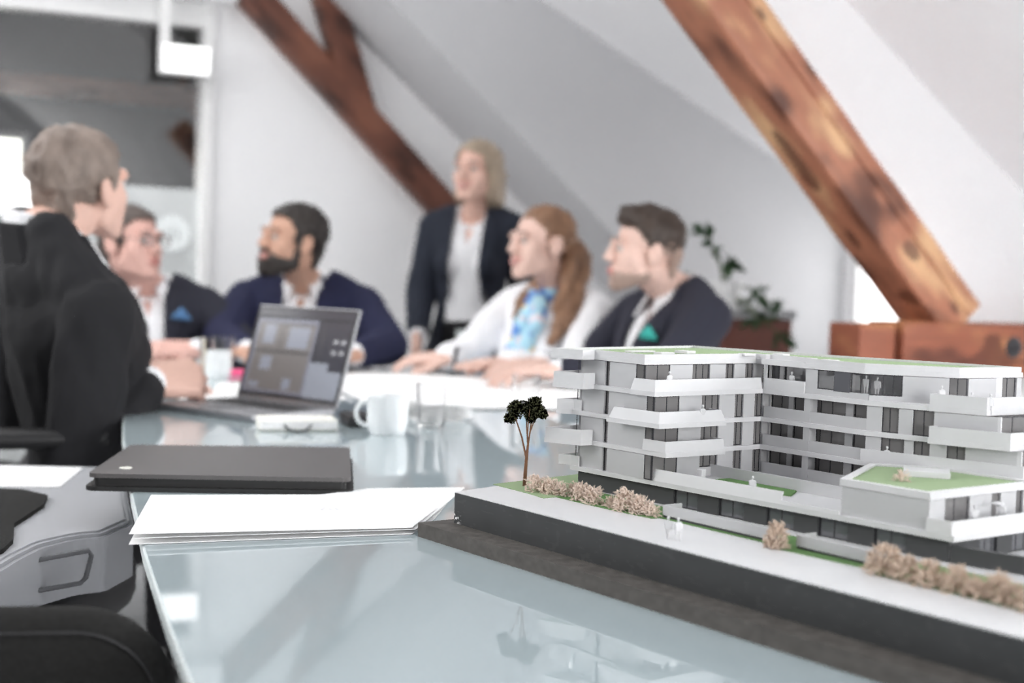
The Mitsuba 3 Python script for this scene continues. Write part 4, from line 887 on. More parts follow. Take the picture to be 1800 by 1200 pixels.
tails = C([(0.005, 0.078, 0.010), (0.030, 0.118, -0.075), (0.012, 0.142, -0.17), (0.028, 0.128, -0.27), (0.022, 0.122, -0.37)], [0.026, 0.026, 0.024, 0.028, 0.034]) + C([(-0.005, 0.078, 0.010), (-0.022, 0.118, -0.08), (-0.030, 0.140, -0.17), (-0.044, 0.128, -0.27), (-0.060, 0.122, -0.36)], [0.024, 0.022, 0.020, 0.024, 0.026])
tag(put(p + '__scarf', fin(XF(ring + tails, MT), 0.009, 3, 0.005, 55, 9, (1, 1, 0.35)), 'scarf', smooth=True), 'blue and yellow patterned scarf')
put(p + '__watch', tube([V3(-0.165, 4.06, 0.780) + 0.031 * V3(0.15 * math.cos(t), math.sin(t), math.cos(t)) for t in np.linspace(0, 2 * np.pi, 17)], 0.006, 5), 'glasses_frame', smooth=True)

# young man
HR = rot_frame((-0.98, -0.16), 0.04, 0.0)
p, MH, MT, sh, el = person('young man in profile in a dark suit with a teal pocket square, behind the model', (0.365, 3.90, 1.108), HR, rot_frame((-0.90, -0.44), 0.12), (0.455, 3.96, 0.957),
            [(0.115, 3.62, 0.780), (0.085, 3.90, 0.780)], [((-0.9, -0.2, 0.0), (0, 0, 1), (-0.2, 0.9, 0)), ((-0.9, -0.3, 0.0), (0, 0, 1), (-0.2, -0.9, 0))], ['rest', 'rest'],
            [(0.3, -0.6, -0.8), (-0.2, 0.7, -0.7)], 'pale', 'suit_ink', None, w=1.0, k=1.04, open_=('v', 0.060, 0.34))
tag(hair_short(MH, 'hair_brown', p + '__hair', line=0.066, side=0.046, vol=0.975, top=0.010, back=-0.010, low=0.012), 'dark brown swept hair')
tag(hair_short(MH, 'stubble', p + '__faded_sides', line=0.060, side=0.040, vol=0.925, wob=0.0, back=-0.050), 'short faded hair at the sides'); face_bits(p, MH)
q = m3.Manifold.batch_hull([S((0, -0.01, 0.095), 0.045), S((0.03, 0.045, 0.090), 0.03), S((-0.03, 0.045, 0.090), 0.03), S((0, 0.06, 0.105), 0.022)])
put(p + '__quiff', fin(XF(q, MH), 0.008, 3, 0.005, 60, 4), 'hair_brown', smooth=True)
bd = H(S((0, 0.075, -0.098), 0.0195), S((0.016, 0.071, -0.100), 0.0165), S((-0.016, 0.071, -0.100), 0.0165), S((0.048, 0.006, -0.068), 0.0192), S((-0.048, 0.006, -0.068), 0.0192), S((0.028, 0.072, -0.072), 0.017), S((-0.028, 0.072, -0.072), 0.017)) - H(*[S((x, y, z), 0.004) for x in (-0.024, 0.024) for y in (0.070, 0.15) for z in (-0.048, -0.066)])
tag(put(p + '__stubble', fin(XF(bd, MH), 0.008, 3), 'stubble', smooth=True), 'light brown stubble')
pocket(p, MT, 1, 1.04, 'pocket_teal', 'teal pocket square')

# ------------------------------------------------------------------ chairs
def pillow(poly, z0, z1, bul):
    a = man(prism(poly, 0, z1 - z0)).refine_to_length(0.03); m = tm(a); v = m.vertices.copy(); c = np.array(poly.centroid.coords[0])
    d = np.array([poly.exterior.distance(Point(*q[:2])) for q in v]); v[:, 2] = z0 + v[:, 2] + np.where(v[:, 2] > (z1 - z0) * 0.5, bul * (1 - np.exp(-d / 0.015)), 0); m.vertices = v; return m
mat('fabric_black', mikit.proc(lambda p, n, uv: mikit.mix((0.010, 0.010, 0.010), (0.030, 0.030, 0.029), mikit.noise(p.x * 900, p.y * 900, p.z * 900))), 0.95, 0.1, sheen=0.2)
mat('plastic_black', (0.012, 0.012, 0.013), 0.45, 0.4); mat('plastic_grey', (0.38, 0.385, 0.405), 0.4, 0.4); mat('plastic_dark_grey', (0.12, 0.122, 0.13), 0.5, 0.35); mat('fabric_grey', (0.46, 0.46, 0.47), 0.8, 0.2); mat('chrome', (0.7, 0.7, 0.72), 0.2, 0.5, 1.0)
def rounded_panel(w, h, t, r, crown=0.0):
    """Upright cushion w x h x t, centre at the origin, rounded corners and edges (x across, y through, z up)."""
    e = t / 2
    return m3.Manifold.batch_hull([m3.Manifold.revolve(m3.CrossSection.circle(e, 20).translate((r - e, 0)) if r > e * 1.05 else m3.CrossSection.circle(r, 20).translate((0, 0)), 32).rotate((90, 0, 0)).translate((sx * (w / 2 - r), 0, sz * (h / 2 - r))) for sx in (-1, 1) for sz in (-1, 1)])
def chair(label, x, y, face, back_mat='fabric_black', group=None, top=0.90, arms=True, seat_mat='fabric_black'):
    t = thing('office_chair', label, 'chair', group)
    f = unit([face[0], face[1], 0]); l = np.cross([0, 0, 1.0], f); M = frame((x, y, 0), l, f, (0, 0, 1))
    b = tm(rounded_panel(0.44, 0.42, 0.045, 0.07)); b.apply_transform(trimesh.transformations.rotation_matrix(0.14, [1, 0, 0])); b.apply_translation((0, -0.25, top - 0.21))
    put(t + '__backrest', b, back_mat, smooth=40, M=M)
    s = tm(rounded_panel(0.46, 0.46, 0.06, 0.09)); s.apply_transform(trimesh.transformations.rotation_matrix(math.pi / 2, [1, 0, 0])); s.apply_translation((0, 0, 0.395))
    put(t + '__seat', s, seat_mat, smooth=40, M=M)
    put(t + '__back_stem', tube([(0, -0.10, 0.35), (0, -0.27, 0.36), (0, -0.29, 0.55), (0, -0.275, top - 0.2)], 0.016, 8), 'plastic_black', smooth=True, M=M)
    put(t + '__column', m3.Manifold.cylinder(0.27, 0.025, 0.025, 20).translate((0, 0, 0.09)), 'chrome', smooth=40, M=M)
    for i in range(5):
        a = i * 2 * math.pi / 5 + 0.3; q = (0.27 * math.cos(a), 0.27 * math.sin(a))
        k = put(t + '__leg', tube([(0, 0, 0.10), (q[0] * 0.5, q[1] * 0.5, 0.095), (q[0], q[1], 0.07)], [0.022, 0.018, 0.014], 8), 'chrome', smooth=True, M=M)
        put(k + '__castor', m3.Manifold.cylinder(0.03, 0.028, 0.028, 16, True).rotate((90, 0, math.degrees(a))).translate((q[0], q[1], 0.028)), 'plastic_black', smooth=40, M=M)
    if arms:
        for sx in (-1, 1):
            k = put(t + '__armrest', tm(rounded_panel(0.075, 0.25, 0.03, 0.0149)).apply_transform(trimesh.transformations.rotation_matrix(math.pi / 2, [1, 0, 0])).apply_translation((sx * 0.275, 0.02, 0.63)), 'plastic_black', smooth=40, M=M)
            put(k + '__post', tube([(sx * 0.275, 0.0, 0.62), (sx * 0.275, 0.0, 0.42), (sx * 0.18, 0.0, 0.355)], 0.014, 8), 'plastic_black', smooth=True, M=M)
    return t
chair('grey backed office chair behind the bearded man', -0.705, 4.76, (0.1, -1), 'fabric_grey', top=0.955, arms=False)
chair('black office chair under the man with glasses', -1.19, 4.70, (0.3, -0.95), top=0.80, arms=False)
chair('black office chair under the woman with the scarf', 0.20, 4.66, (-0.55, -0.83), top=0.80, arms=False)
chair('black office chair under the young man in profile', 0.56, 4.10, (-0.8, -0.6), top=0.80, arms=False)
mat('leather_red', (0.13, 0.03, 0.022), 0.45, 0.4)
chair('high backed red-brown leather chair behind the grey haired man', -1.50, 3.86, (0.85, -0.5), 'leather_red', top=1.27, arms=False)
# chair of the man at the left edge: arm pad, black seat, grey shell with a recessed grip
ch = thing('office_chair', 'black office chair of the man at the left edge, its armrest in view', 'chair')
put(ch + '__armrest', tm(H(S((-1.10, 2.47, 0.690), 0.018), S((-0.765, 2.57, 0.694), 0.017), S((-1.10, 2.53, 0.690), 0.018), S((-0.80, 2.61, 0.694), 0.017))), 'plastic_black', smooth=True)
put(ch + '__backrest', tm(rounded_panel(0.44, 0.50, 0.05, 0.07)).apply_transform(rotz(-53)).apply_translation((-1.215, 2.60, 0.80)), 'fabric_black', smooth=40)
sp = Polygon([(-1.35, 2.45), (-1.12, 2.40), (-1.02, 2.50), (-0.98, 2.72), (-1.0, 2.95), (-1.35, 3.0)]).buffer(0.05).buffer(-0.02)
put(ch + '__seat', prism(sp, 0.40, 0.46), 'fabric_black')
gs = thing('shell_chair', 'grey plastic shell chair with a dark opening and rounded grip ring at the table', 'chair')
sh_ = Polygon([(-1.00, 1.42), (-0.62, 1.46), (-0.569, 1.525), (-0.571, 1.600), (-0.568, 1.675), (-0.542, 1.738), (-0.515, 1.752), (-0.505, 1.85), (-0.560, 2.02), (-0.640, 2.28), (-0.680, 2.33), (-1.00, 2.31)]).buffer(0.06, quad_segs=8).buffer(-0.085, quad_segs=8).buffer(0.025, quad_segs=8)
put(gs + '__shell', [prism(sh_, 0.600, 0.671), prism(sh_.buffer(-0.006), 0.671, 0.6755), prism(sh_.buffer(-0.012), 0.6755, 0.678)], 'plastic_grey', smooth=30)
put(gs + '__pad', pillow(Polygon([(-0.95, 2.03), (-0.72, 2.03), (-0.668, 1.985), (-0.648, 1.91), (-0.635, 1.76), (-0.600, 1.66), (-0.590, 1.60), (-0.605, 1.53), (-0.95, 1.46)]).buffer(-0.015).buffer(0.015), 0.678, 0.684, 0.004), 'fabric_black', smooth=40)  # black pad laid on top to stand for the dark hole in the shell
nn_ = unit(V3(0.62, -0.62, 0)); tt_ = V3(0.62, 0.62, 0) / np.linalg.norm([0.62, 0.62])
rg = [V3(-0.552, 1.688, 0.640) + nn_ * 0.005 + tt_ * a_ + V3(0, 0, b_) for a_, b_ in ((-0.040, -0.020), (-0.037, 0.012), (-0.030, 0.018), (0.036, 0.022), (0.040, 0.015), (0.033, -0.012), (0.026, -0.018), (-0.040, -0.020))]
put(gs + '__grip_ring', tube(rg, 0.0032, 6), 'plastic_dark_grey', smooth=True)
put(gs + '__column', m3.Manifold.cylinder(0.52, 0.028, 0.028, 20).translate((-0.80, 1.88, 0.08)), 'plastic_dark_grey', smooth=40)
put(gs + '__mechanism', bevel_box(-0.92, -0.56, 1.60, 2.1, 0.50, 0.60, 0.03), 'plastic_black', smooth=30)
for i in range(5):
    a = i * 2 * math.pi / 5 + 0.5; q = (-0.80 + 0.28 * math.cos(a), 1.88 + 0.28 * math.sin(a))
    put(gs + '__leg', tube([(-0.80, 1.88, 0.10), (q[0], q[1], 0.04)], [0.024, 0.018], 8), 'plastic_dark_grey', smooth=True)
ws = thing('paper_sheet', 'white sheet lying on the grey shell chair under the armrest', 'paper')
put(ws + '__sheet', prism([(-0.95, 2.285), (-0.715, 2.300), (-0.685, 2.09), (-0.95, 2.055)], 0.6785, 0.6793), 'paper')
put(ch + '__column', m3.Manifold.cylinder(0.36, 0.028, 0.028, 20).translate((-1.0, 2.62, 0.10)), 'plastic_dark_grey', smooth=40)
for i in range(5):
    a = i * 2 * math.pi / 5; q = (-1.0 + 0.28 * math.cos(a), 2.62 + 0.28 * math.sin(a))
    put(ch + '__leg', tube([(-1.0, 2.62, 0.12), (q[0], q[1], 0.05)], [0.024, 0.018], 8), 'plastic_dark_grey', smooth=True)
# foreground chair
fc = thing('office_chair', 'black fabric chair back in the lower left corner, rounded top with piping', 'chair')
bk = tm(rounded_panel(0.50, 0.46, 0.060, 0.085)); bk.apply_transform(rotz(12)); bk.apply_translation((-0.515, 1.09, 0.508))
put(fc + '__backrest', bk, 'fabric_black', smooth=40)
pth = []
for a in np.linspace(math.pi, 0, 25)[:13]: pth.append((-0.25 + 0.085 + 0.070 * math.cos(a), 0.23 - 0.085 + 0.070 * math.sin(a)))
for a in np.linspace(math.pi / 2, 0, 13): pth.append((0.25 - 0.085 + 0.070 * math.cos(a), 0.23 - 0.085 + 0.070 * math.sin(a)))
pp = tube([(-0.235, -0.027, -0.2)] + [(x, -0.0285, z) for x, z in pth] + [(0.235, -0.027, -0.2)], 0.0018, 5); pp.apply_transform(rotz(12)); pp.apply_translation((-0.515, 1.09, 0.508))
put(fc + '__piping', pp, 'plastic_black', smooth=True)
put(fc + '__seat', tm(rounded_panel(0.46, 0.46, 0.07, 0.09)).apply_transform(trimesh.transformations.rotation_matrix(math.pi / 2, [1, 0, 0])).apply_transform(rotz(12)).apply_translation((-0.50, 0.80, 0.40)), 'fabric_black', smooth=40)
put(fc + '__column', m3.Manifold.cylinder(0.30, 0.028, 0.028, 20).translate((-0.5, 0.82, 0.07)), 'chrome', smooth=40)
put(fc + '__back_stem', tube([(-0.50, 0.85, 0.36), (-0.53, 1.12, 0.33), (-0.53, 1.14, 0.5)], 0.018, 8), 'plastic_black', smooth=True)
for i in range(5):
    a = i * 2 * math.pi / 5 + 0.2
    put(fc + '__leg', tube([(-0.5, 0.82, 0.08), (-0.5 + 0.28 * math.cos(a), 0.82 + 0.28 * math.sin(a), 0.035)], [0.024, 0.018], 8), 'plastic_black', smooth=True)

# ------------------------------------------------------------------ things on the table
mat('leather', (0.085, 0.080, 0.080), 0.42, 0.4); mat('leather_edge', (0.018, 0.018, 0.018), 0.5, 0.4); mat('button', (0.62, 0.61, 0.56), 0.35, 0.5)
mat('paper', (0.80, 0.80, 0.80), 0.7, 0.2); mat('paper_print', (0.66, 0.66, 0.68), 0.6, 0.2); mat('cream', (0.83, 0.82, 0.76), 0.6, 0.3); mat('porcelain', (0.82, 0.84, 0.85), 0.12, 0.55)
mat('aluminium', (0.36, 0.36, 0.38), 0.35, 0.5, 0.7); mat('key_black', (0.02, 0.02, 0.022), 0.5, 0.4); mat('pink', (0.85, 0.10, 0.26), 0.5, 0.3); mat('gold', (0.8, 0.68, 0.35), 0.3, 0.5, 0.6); mat('ink', (0.03, 0.03, 0.035), 0.5, 0.3)
scene['mat_glass'] = {'type': 'dielectric', 'int_ior': 1.5, 'ext_ior': 1.0}
# leather portfolio
fo = thing('leather_portfolio', 'black leather zip portfolio with a white snap button, lying across the table edge', 'folder')
fp = Polygon([(-0.540, 1.755), (-0.205, 1.790), (-0.245, 2.110), (-0.568, 2.055)]).buffer(-0.012).buffer(0.012, quad_segs=6)
put(fo + '__back_cover', prism(fp.buffer(0.004), TZ + 0.0005, TZ + 0.006), 'leather_edge')
put(fo + '__zip_gusset', prism(fp.buffer(-0.006), TZ + 0.006, TZ + 0.017), 'leather_edge')
put(fo + '__front_cover', pillow(fp, TZ + 0.017, TZ + 0.0225, 0.0025), 'leather', smooth=35)
put(fo + '__snap_button', lathe([(0, 0), (0.0085, 0), (0.0085, 0.0012), (0.007, 0.0022), (0.0, 0.0026)], 24), 'button', smooth=40, M=frame((-0.503, 1.798, TZ + 0.0238), (1, 0, 0), (0, 1, 0), (0, 0, 1)))
tag(fo + '__snap_button', 'round white snap button')
# white card folder
wf = thing('paper_folder', 'folded white paper folder with an embossed triangle logo, in front of the leather portfolio', 'folder')
fq = Polygon([(-0.392, 1.418), (-0.105, 1.528), (-0.085, 1.630), (-0.067, 1.867), (-0.190, 1.822), (-0.240, 1.755), (-0.442, 1.700)])
put(wf + '__back', prism(fq, TZ + 0.0006, TZ + 0.0014), 'paper')
lo = [(-0.392, 1.418), (-0.105, 1.528), (-0.062, 1.862), (-0.190, 1.822), (-0.240, 1.755), (-0.442, 1.695)]
def sheet(pts, t):
    """A bent sheet through (x, y, z) corners given in order (fan), thickness t."""
    P = np.array(pts, float); n = len(P); v = np.vstack([P, P + [0, 0, t]]); f = []
    for i in range(1, n - 1): f += [[0, i + 1, i], [n, n + i, n + i + 1]]
    for i in range(n): j = (i + 1) % n; f += [[i, j, n + j], [i, n + j, n + i]]
    m = trimesh.Trimesh(v, np.array(f), process=False)
    if m.volume < 0: m.invert()
    return m
def fold_z(x, y): return TZ + 0.0115 - 0.0085 * (y - 1.42) / 0.45 - 0.002 * (x + 0.39) / 0.33
put(wf + '__front', sheet([(x, y, fold_z(x, y)) for x, y in lo], 0.0008), 'paper')
put(wf + '__inner_sheet', sheet([(x + 0.004, y + 0.004, TZ + 0.0035 + 0.35 * (fold_z(x, y) - TZ - 0.003)) for x, y in lo], 0.0006), 'paper')
lg1 = Polygon([(0, 0), (0.016, 0), (0.011, 0.024)]); lg1 = Polygon(lg1.exterior, [lg1.buffer(-0.0022).exterior]); lg2 = sbox(0.020, 0, 0.023, 0.014)
for i, pl_ in enumerate((lg1, lg2)):
    m = prism(pl_, 0, 0.0004); m.apply_transform(rotz(21)); m.apply_translation((-0.222, 1.625, 0)); m.vertices[:, 2] += np.array([fold_z(x, y) for x, y in m.vertices[:, :2]]) + 0.0008
    put(wf + '__logo', m, 'paper_print')
# laptop
lt = thing('laptop', 'open grey laptop showing a floor plan, beside the man writing', 'laptop')
hg0, hg1 = V3(-0.548, 2.935, 0), V3(-0.352, 2.775, 0)          # hinge line from its far to its near end
ax = unit(hg1 - hg0); hg0 = hg1 - ax * 0.315; back = np.cross([0, 0, 1.0], ax); back = back if back[0] > 0 else -back
ML = frame(hg0 + V3(0, 0, TZ), ax, -back, (0, 0, 1))          # x along the hinge, y towards the user, z up
if np.linalg.det(ML[:3, :3]) < 0: ML = frame(hg1 + V3(0, 0, TZ), -ax, -back, (0, 0, 1)); FL = True
else: FL = False
XL = 0.315
put(lt + '__base', bevel_box(0, XL, 0.0, 0.220, 0.001, 0.0145, 0.0035), 'aluminium', smooth=30, M=ML)
for r_ in range(5):
    for c_ in range(12):
        x0 = 0.022 + c_ * 0.0226
        put(lt + '__key', bx(x0, x0 + 0.0196, 0.022 + r_ * 0.0192, 0.022 + r_ * 0.0192 + 0.0160, 0.0145, 0.0153), 'key_black', M=ML)
put(lt + '__trackpad', bx(0.105, 0.210, 0.130, 0.205, 0.0145, 0.0148), 'plastic_dark_grey', M=ML)
tilt = math.radians(17)
MS_ = ML @ np.vstack([np.hstack([np.array([[1, 0, 0], [0, -math.sin(tilt), math.cos(tilt)], [0, math.cos(tilt), math.sin(tilt)]]).T @ np.eye(3), [[0], [0], [0]]]), [[0, 0, 0, 1]]])
# screen axes: x along the hinge, y up the lid, z towards the user
ex, ey, ez = V3(1, 0, 0), V3(0, -math.sin(tilt), math.cos(tilt)), V3(0, math.cos(tilt), math.sin(tilt))
MSc = ML @ frame((0, 0.0, 0.0135), ex, ey, ez)
if np.linalg.det(MSc[:3, :3]) < 0: MSc = ML @ frame((XL, 0.0, 0.0135), -ex, ey, ez)
LH = 0.212
put(lt + '__lid', bevel_box(0, XL, 0.0, LH, -0.006, 0.0, 0.0029), 'aluminium', smooth=30, M=MSc)
sc_ = put(lt + '__screen', bx(0.004, XL - 0.004, 0.010, LH - 0.004, 0.0, 0.0012), 'key_black', M=MSc)
mat('ui_dark', (0.060, 0.060, 0.075), 0.25, 0.5); mat('ui_plan', (0.235, 0.215, 0.21), 0.25, 0.5); mat('ui_room', (0.36, 0.38, 0.45), 0.25, 0.5); mat('ui_light', (0.37, 0.39, 0.45), 0.25, 0.5); mat('ui_line', (0.10, 0.095, 0.095), 0.25, 0.5); mat('ui_text', (0.55, 0.55, 0.58), 0.25, 0.5); mat('ui_frame', (0.27, 0.275, 0.34), 0.25, 0.5)
def ui(name, x0, x1, y0, y1, m, lvl=1): put(sc_ + '__' + name, bx(x0, x1, y0, y1, 0.0012, 0.0012 + 0.0002 * lvl), m, M=MSc)
ui('toolbar', 0.008, XL - 0.008, LH - 0.026, LH - 0.008, 'ui_dark')
ui('plan_window', 0.012, 0.205, 0.018, LH - 0.030, 'ui_frame')
ui('plan_sheet', 0.022, 0.198, 0.024, LH - 0.040, 'ui_plan', 2)
for (x0, x1, y0, y1) in ((0.040, 0.078, 0.125, 0.168), (0.120, 0.185, 0.118, 0.165), (0.050, 0.085, 0.068, 0.098), (0.030, 0.060, 0.028, 0.040), (0.135, 0.160, 0.028, 0.052)): ui('plan_room', x0, x1, y0, y1, 'ui_room', 3)
for (x0, x1, y0, y1) in ((0.022, 0.198, 0.106, 0.112), (0.098, 0.101, 0.112, 0.170), (0.022, 0.198, 0.170, 0.1725)): ui('plan_line', x0, x1, y0, y1, 'ui_line', 3)
ui('side_panel', 0.209, XL - 0.010, 0.075, LH - 0.030, 'ui_dark'); ui('info_panel', 0.205, XL - 0.010, 0.016, 0.075, 'ui_light'); ui('info_panel', 0.205, 0.262, 0.075, 0.092, 'ui_light', 2)
for (x0, y0) in ((0.262, 0.135), (0.285, 0.135), (0.262, 0.112), (0.285, 0.112)): ui('panel_icon', x0, x0 + 0.012, y0, y0 + 0.008, 'ui_text', 2)
ui('side_line', 0.228, 0.2295, 0.095, 0.165, 'ui_line', 2)
# cream notebook with its ribbon, black charger
nb_ = thing('notebook', 'thick cream notebook with a black ribbon, in front of the laptop', 'notebook')
Mn = rotz(15, (-0.452, 2.468, TZ))
put(nb_ + '__cover', bevel_box(0, 0.144, 0.0, 0.075, 0.0005, 0.022, 0.004), 'cream', smooth=30, M=Mn)
put(nb_ + '__page_block', bx(0.003, 0.141, -0.0012, 0.002, 0.005, 0.018), 'paper', M=Mn)
put(nb_ + '__ribbon', tube([(0.045, -0.0015, 0.012), (0.055, -0.012, 0.004), (0.070, -0.022, 0.0018), (0.085, -0.012, 0.004), (0.095, -0.0015, 0.012)], 0.0018, 5), 'ink', smooth=True, M=Mn)
ad = thing('charger', 'small black charger brick right of the cream notebook', 'charger')
put(ad + '__brick', bevel_box(-0.028, 0.028, -0.045, 0.045, 0.0005, 0.024, 0.006), 'plastic_black', smooth=30, M=rotz(20, (-0.290, 2.62, TZ)))
put(ad + '__cable', tube([(-0.275, 2.655, TZ + 0.010), (-0.262, 2.70, TZ + 0.004), (-0.285, 2.76, TZ + 0.004), (-0.30, 2.80, TZ + 0.004)], 0.003, 6), 'plastic_black', smooth=True)
# cups
def cup(label, x, y, r, h, hand_deg, group=None):
    t = thing('cup', label, 'cup', group); w = 0.003
    prof = [(0, 0.0), (r * 0.80, 0.0), (r * 0.90, h * 0.12), (r, h * 0.35), (r, h), (r - w, h), (r - w, h * 0.36), (r * 0.86, h * 0.14), (r * 0.7, h * 0.08), (0, h * 0.08)]
    put(t + '__bowl', lathe(prof, 40), 'porcelain', smooth=50, M=rotz(0, (x, y, TZ + 0.0006)))
    a = np.linspace(-1.15, 1.35, 12); pts = [(r - 0.004 + 0.024 * math.cos(q) , 0, h * 0.52 + h * 0.33 * math.sin(q)) for q in a]
    pts = [(r - 0.005, 0, h * 0.20)] + pts + [(r - 0.005, 0, h * 0.86)]
    put(t + '__handle', tube(pts, 0.0045, 8), 'porcelain', smooth=True, M=rotz(hand_deg, (x, y, TZ + 0.0006)))
    return t
cup('white porcelain cup with handle to the left, right of the laptop', -0.222, 2.49, 0.0375, 0.070, 178)
cup('white porcelain cup behind the writing hand', -0.775, 3.62, 0.036, 0.075, 160)
def tumbler(label, x, y, r, h, group='water glasses on the table'):
    t = thing('drinking_glass', label, 'glass'); w = 0.0022
    put(t + '__body', lathe([(0, 0), (r * 0.86, 0), (r, h), (r - w, h), (r * 0.86 - w, 0.008), (0, 0.008)], 36), 'glass', smooth=50, M=rotz(0, (x, y, TZ + 0.0008)))
tumbler('clear water glass behind the white cup at the writing hand', -0.800, 3.80, 0.032, 0.105)
tumbler('clear water glass in front of the standing woman', -0.165, 4.165, 0.033, 0.085)
tumbler('clear water glass left of the model', 0.035, 3.02, 0.032, 0.080)
tumbler('clear water glass between the white cup and the tree', -0.150, 2.62, 0.030, 0.085)
wg = thing('wine_glass', 'small stemmed glass in front of the folded hands', 'glass')
put(wg + '__body', lathe([(0, 0), (0.030, 0), (0.030, 0.002), (0.006, 0.006), (0.0035, 0.02), (0.0035, 0.062), (0.012, 0.070), (0.030, 0.095), (0.033, 0.125), (0.028, 0.155), (0.0265, 0.155), (0.031, 0.125), (0.028, 0.097), (0.010, 0.074), (0, 0.072)], 32), 'glass', smooth=50, M=rotz(0, (-0.960, 3.50, TZ + 0.0008)))
# papers
def paper(label, x, y, w, h, deg, z, lines=0, cat='paper', group=None):
    t = thing('paper_sheet', label, cat, group)
    m = bx(-w / 2, w / 2, -h / 2, h / 2, 0, 0.0008)
    put(t + '__sheet', m, 'paper', M=rotz(deg, (x, y, TZ + z)))
    for i in range(lines):
        put(t + '__print', bx(-w * 0.42, w * (0.05 + 0.35 * ((i * 37) % 10) / 10), -h * 0.4 + i * h * 0.8 / max(lines, 1), -h * 0.4 + i * h * 0.8 / max(lines, 1) + 0.004, 0.0008, 0.0010), 'paper_print', M=rotz(deg, (x, y, TZ + z)))
paper('large white plan sheet in the middle of the table, right of the laptop', -0.130, 3.42, 0.59, 0.84, 18, 0.0030, 3)
paper('large white plan sheet at the bearded man\'s hands', -0.42, 3.80, 0.55, 0.42, 15, 0.0014, 3)
paper('white sheet in front of the seated woman', 0.02, 3.86, 0.42, 0.297, 25, 0.0044, 2)
paper('white sheet half hidden behind the laptop lid', -0.56, 3.30, 0.30, 0.42, 10, 0.0012, 2)
paper('white sheet beside the model\'s left balconies', 0.14, 3.55, 0.297, 0.21, 12, 0.0058, 2)
paper('white notepad under the writing hand', -0.640, 3.08, 0.21, 0.297, 20, 0.0014, 4)
paper('small white pad in front of the folded hands', -0.890, 3.44, 0.16, 0.22, 20, 0.0014, 2)
bw = thing('paper_stack', 'loose stack of white leaflets beside the white cup', 'paper stack')
for i in range(6): put(bw + '__leaflet', bx(-0.05, 0.05, -0.07, 0.07, 0, 0.0022), 'paper', M=rotz(14 + (i * 37) % 23, (-0.155 + 0.004 * ((i * 7) % 3), 2.80, TZ + 0.0008 + i * 0.0062)))
pk = thing('phone', 'pink phone cover at the bearded man\'s left', 'phone')
put(pk + '__case', bevel_box(-0.075, 0.075, -0.036, 0.036, 0.0006, 0.013, 0.005), 'pink', smooth=30, M=rotz(14, (-0.730, 3.80, TZ)))
put(pk + '__camera_bump', bevel_box(-0.066, -0.045, -0.026, 0.0, 0.0125, 0.0145, 0.0008), 'pink', M=rotz(14, (-0.730, 3.80, TZ)))
pen = thing('pen', 'pale pen held in the writing hand', 'pen')
pa, pb = V3(-0.660, 2.945, 0.742), V3(-0.655, 2.905, 0.875)
put(pen + '__barrel', tube([pa, pa * 0.9 + pb * 0.1, pb], [0.0012, 0.0060, 0.0062], 10), 'cream', smooth=True)
put(pen + '__clip', tube([pb + V3(0.006, -0.002, -0.002), pb * 0.7 + pa * 0.3 + V3(0.0065, -0.002, 0)], 0.0012, 5), 'gold', smooth=True)

# sideboard and plant behind the young man
mat('sideboard_wood', (0.14, 0.042, 0.028), 0.45, 0.4); mat('stone_grey', (0.36, 0.36, 0.37), 0.6, 0.3)
sb = thing('sideboard', 'low reddish brown sideboard with a grey top, between the seated woman and the young man', 'sideboard')
put(sb + '__body', bevel_box(-0.35, 0.35, -0.16, 0.16, 0.02, 0.90, 0.006), 'sideboard_wood', smooth=30, M=rotz(25, (0.66, 5.12, 0)))
put(sb + '__top', bevel_box(-0.36, 0.36, -0.17, 0.17, 0.90, 0.935, 0.005), 'stone_grey', smooth=30, M=rotz(25, (0.66, 5.12, 0)))
for sx in (-0.17, 0.17): put(sb + '__door', bx(sx - 0.165, sx + 0.165, -0.168, -0.159, 0.05, 0.88), 'sideboard_wood', M=rotz(25, (0.66, 5.12, 0)))
scene['mat_leaf_green'] = {'type': 'principledthin', 'base_color': rgb((0.045, 0.085, 0.045)), 'roughness': 0.35, 'diff_trans': 0.4, 'spec_trans': 0.0}
mat('stem_green', (0.10, 0.13, 0.06), 0.6, 0.3); mat('pot_white', (0.75, 0.75, 0.75), 0.4, 0.4); mat('soil', (0.05, 0.035, 0.025), 0.9, 0.1)
pl_ = thing('potted_plant', 'dark green leafy plant in a pot on the sideboard behind the young man', 'plant')
bx0 = V3(0.76, 4.98, 0.9355)
put(pl_ + '__pot', lathe([(0, 0), (0.055, 0), (0.07, 0.10), (0.066, 0.10), (0.052, 0.008), (0, 0.008)], 28), 'pot_white', smooth=40, M=rotz(0, bx0))
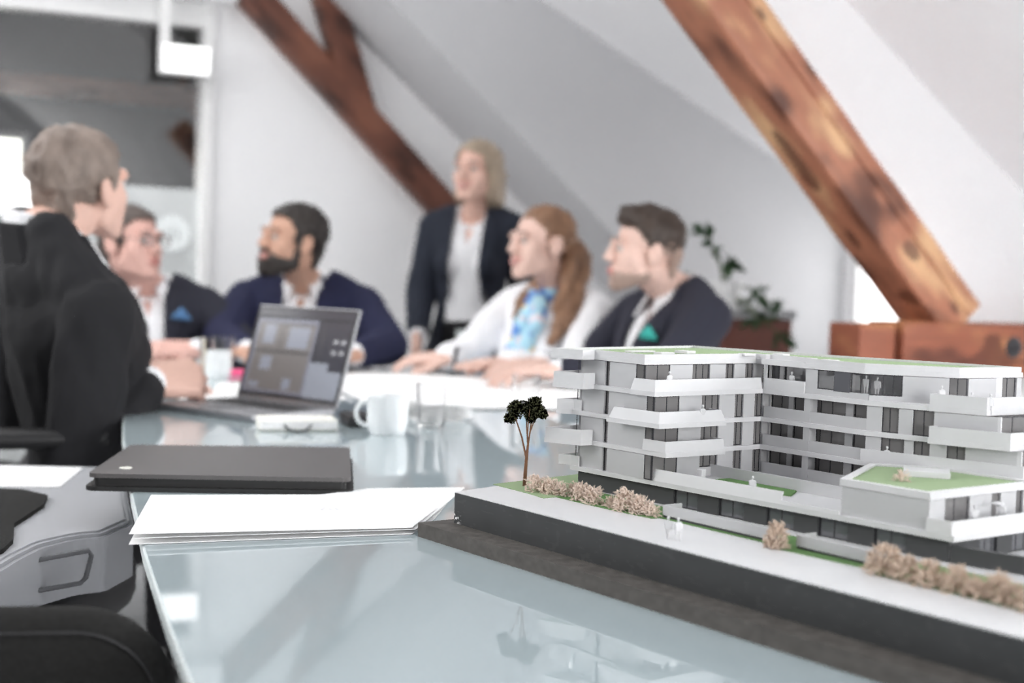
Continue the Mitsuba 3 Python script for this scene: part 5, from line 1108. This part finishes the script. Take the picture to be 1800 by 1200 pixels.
put(pl_ + '__soil', m3.Manifold.cylinder(0.006, 0.066, 0.066, 24).translate(tuple(bx0 + V3(0, 0, 0.084))), 'soil')
def leaf(pos, d, up, L, w):
    d = unit(d); s = unit(np.cross(d, up)); n = np.cross(s, d); pts, f = [], []
    for i in range(6):
        q = i / 5; ww = w * math.sin(math.pi * min(q * 0.93 + 0.05, 1)) ** 0.8
        c = pos + d * L * q - n * L * 0.25 * q * q
        pts += [c - s * ww + n * ww * 0.3, c, c + s * ww + n * ww * 0.3]
    for i in range(5):
        for j in range(2):
            a = i * 3 + j; f += [[a, a + 1, a + 4], [a, a + 4, a + 3]]
    return trimesh.Trimesh(np.array(pts), np.array(f), process=False)
g = np.random.default_rng(12)
stems = [[(0, 0, 0.08), (-0.02, -0.02, 0.16), (-0.06, -0.03, 0.24), (-0.085, -0.05, 0.275)], [(0.01, 0, 0.08), (0.0, -0.03, 0.12), (0.01, -0.06, 0.16), (0.02, -0.08, 0.17)], [(0.02, 0.0, 0.08), (0.09, -0.03, 0.08), (0.15, -0.05, 0.035), (0.19, -0.06, 0.03)], [(-0.02, 0, 0.08), (-0.12, -0.02, 0.10), (-0.19, -0.02, 0.115), (-0.24, -0.02, 0.10)], [(0.02, 0, 0.07), (0.07, -0.05, 0.03), (0.10, -0.10, -0.02), (0.12, -0.12, -0.06)], [(0.03, 0, 0.07), (0.10, -0.07, 0.0), (0.17, -0.12, -0.07), (0.20, -0.14, -0.10)]]
for st_ in stems:
    P_ = np.array(st_) + bx0; k = put(pl_ + '__stem', tube(P_, [0.005, 0.004, 0.003, 0.002], 6), 'stem_green', smooth=True)
    for i in range(9):
        q = 0.35 + 0.65 * i / 8; j = min(int(q * 3), 2); pos = P_[j] + (P_[j + 1] - P_[j]) * (q * 3 - j)
        dd = unit(P_[j + 1] - P_[j]) * 0.4 + g.normal(0, 0.6, 3); dd[2] += 0.1
        put(k + '__leaf', leaf(pos, dd, V3(0, 0, 1) + g.normal(0, 0.35, 3), g.uniform(0.045, 0.07), g.uniform(0.014, 0.020)), 'leaf_green', smooth=True)
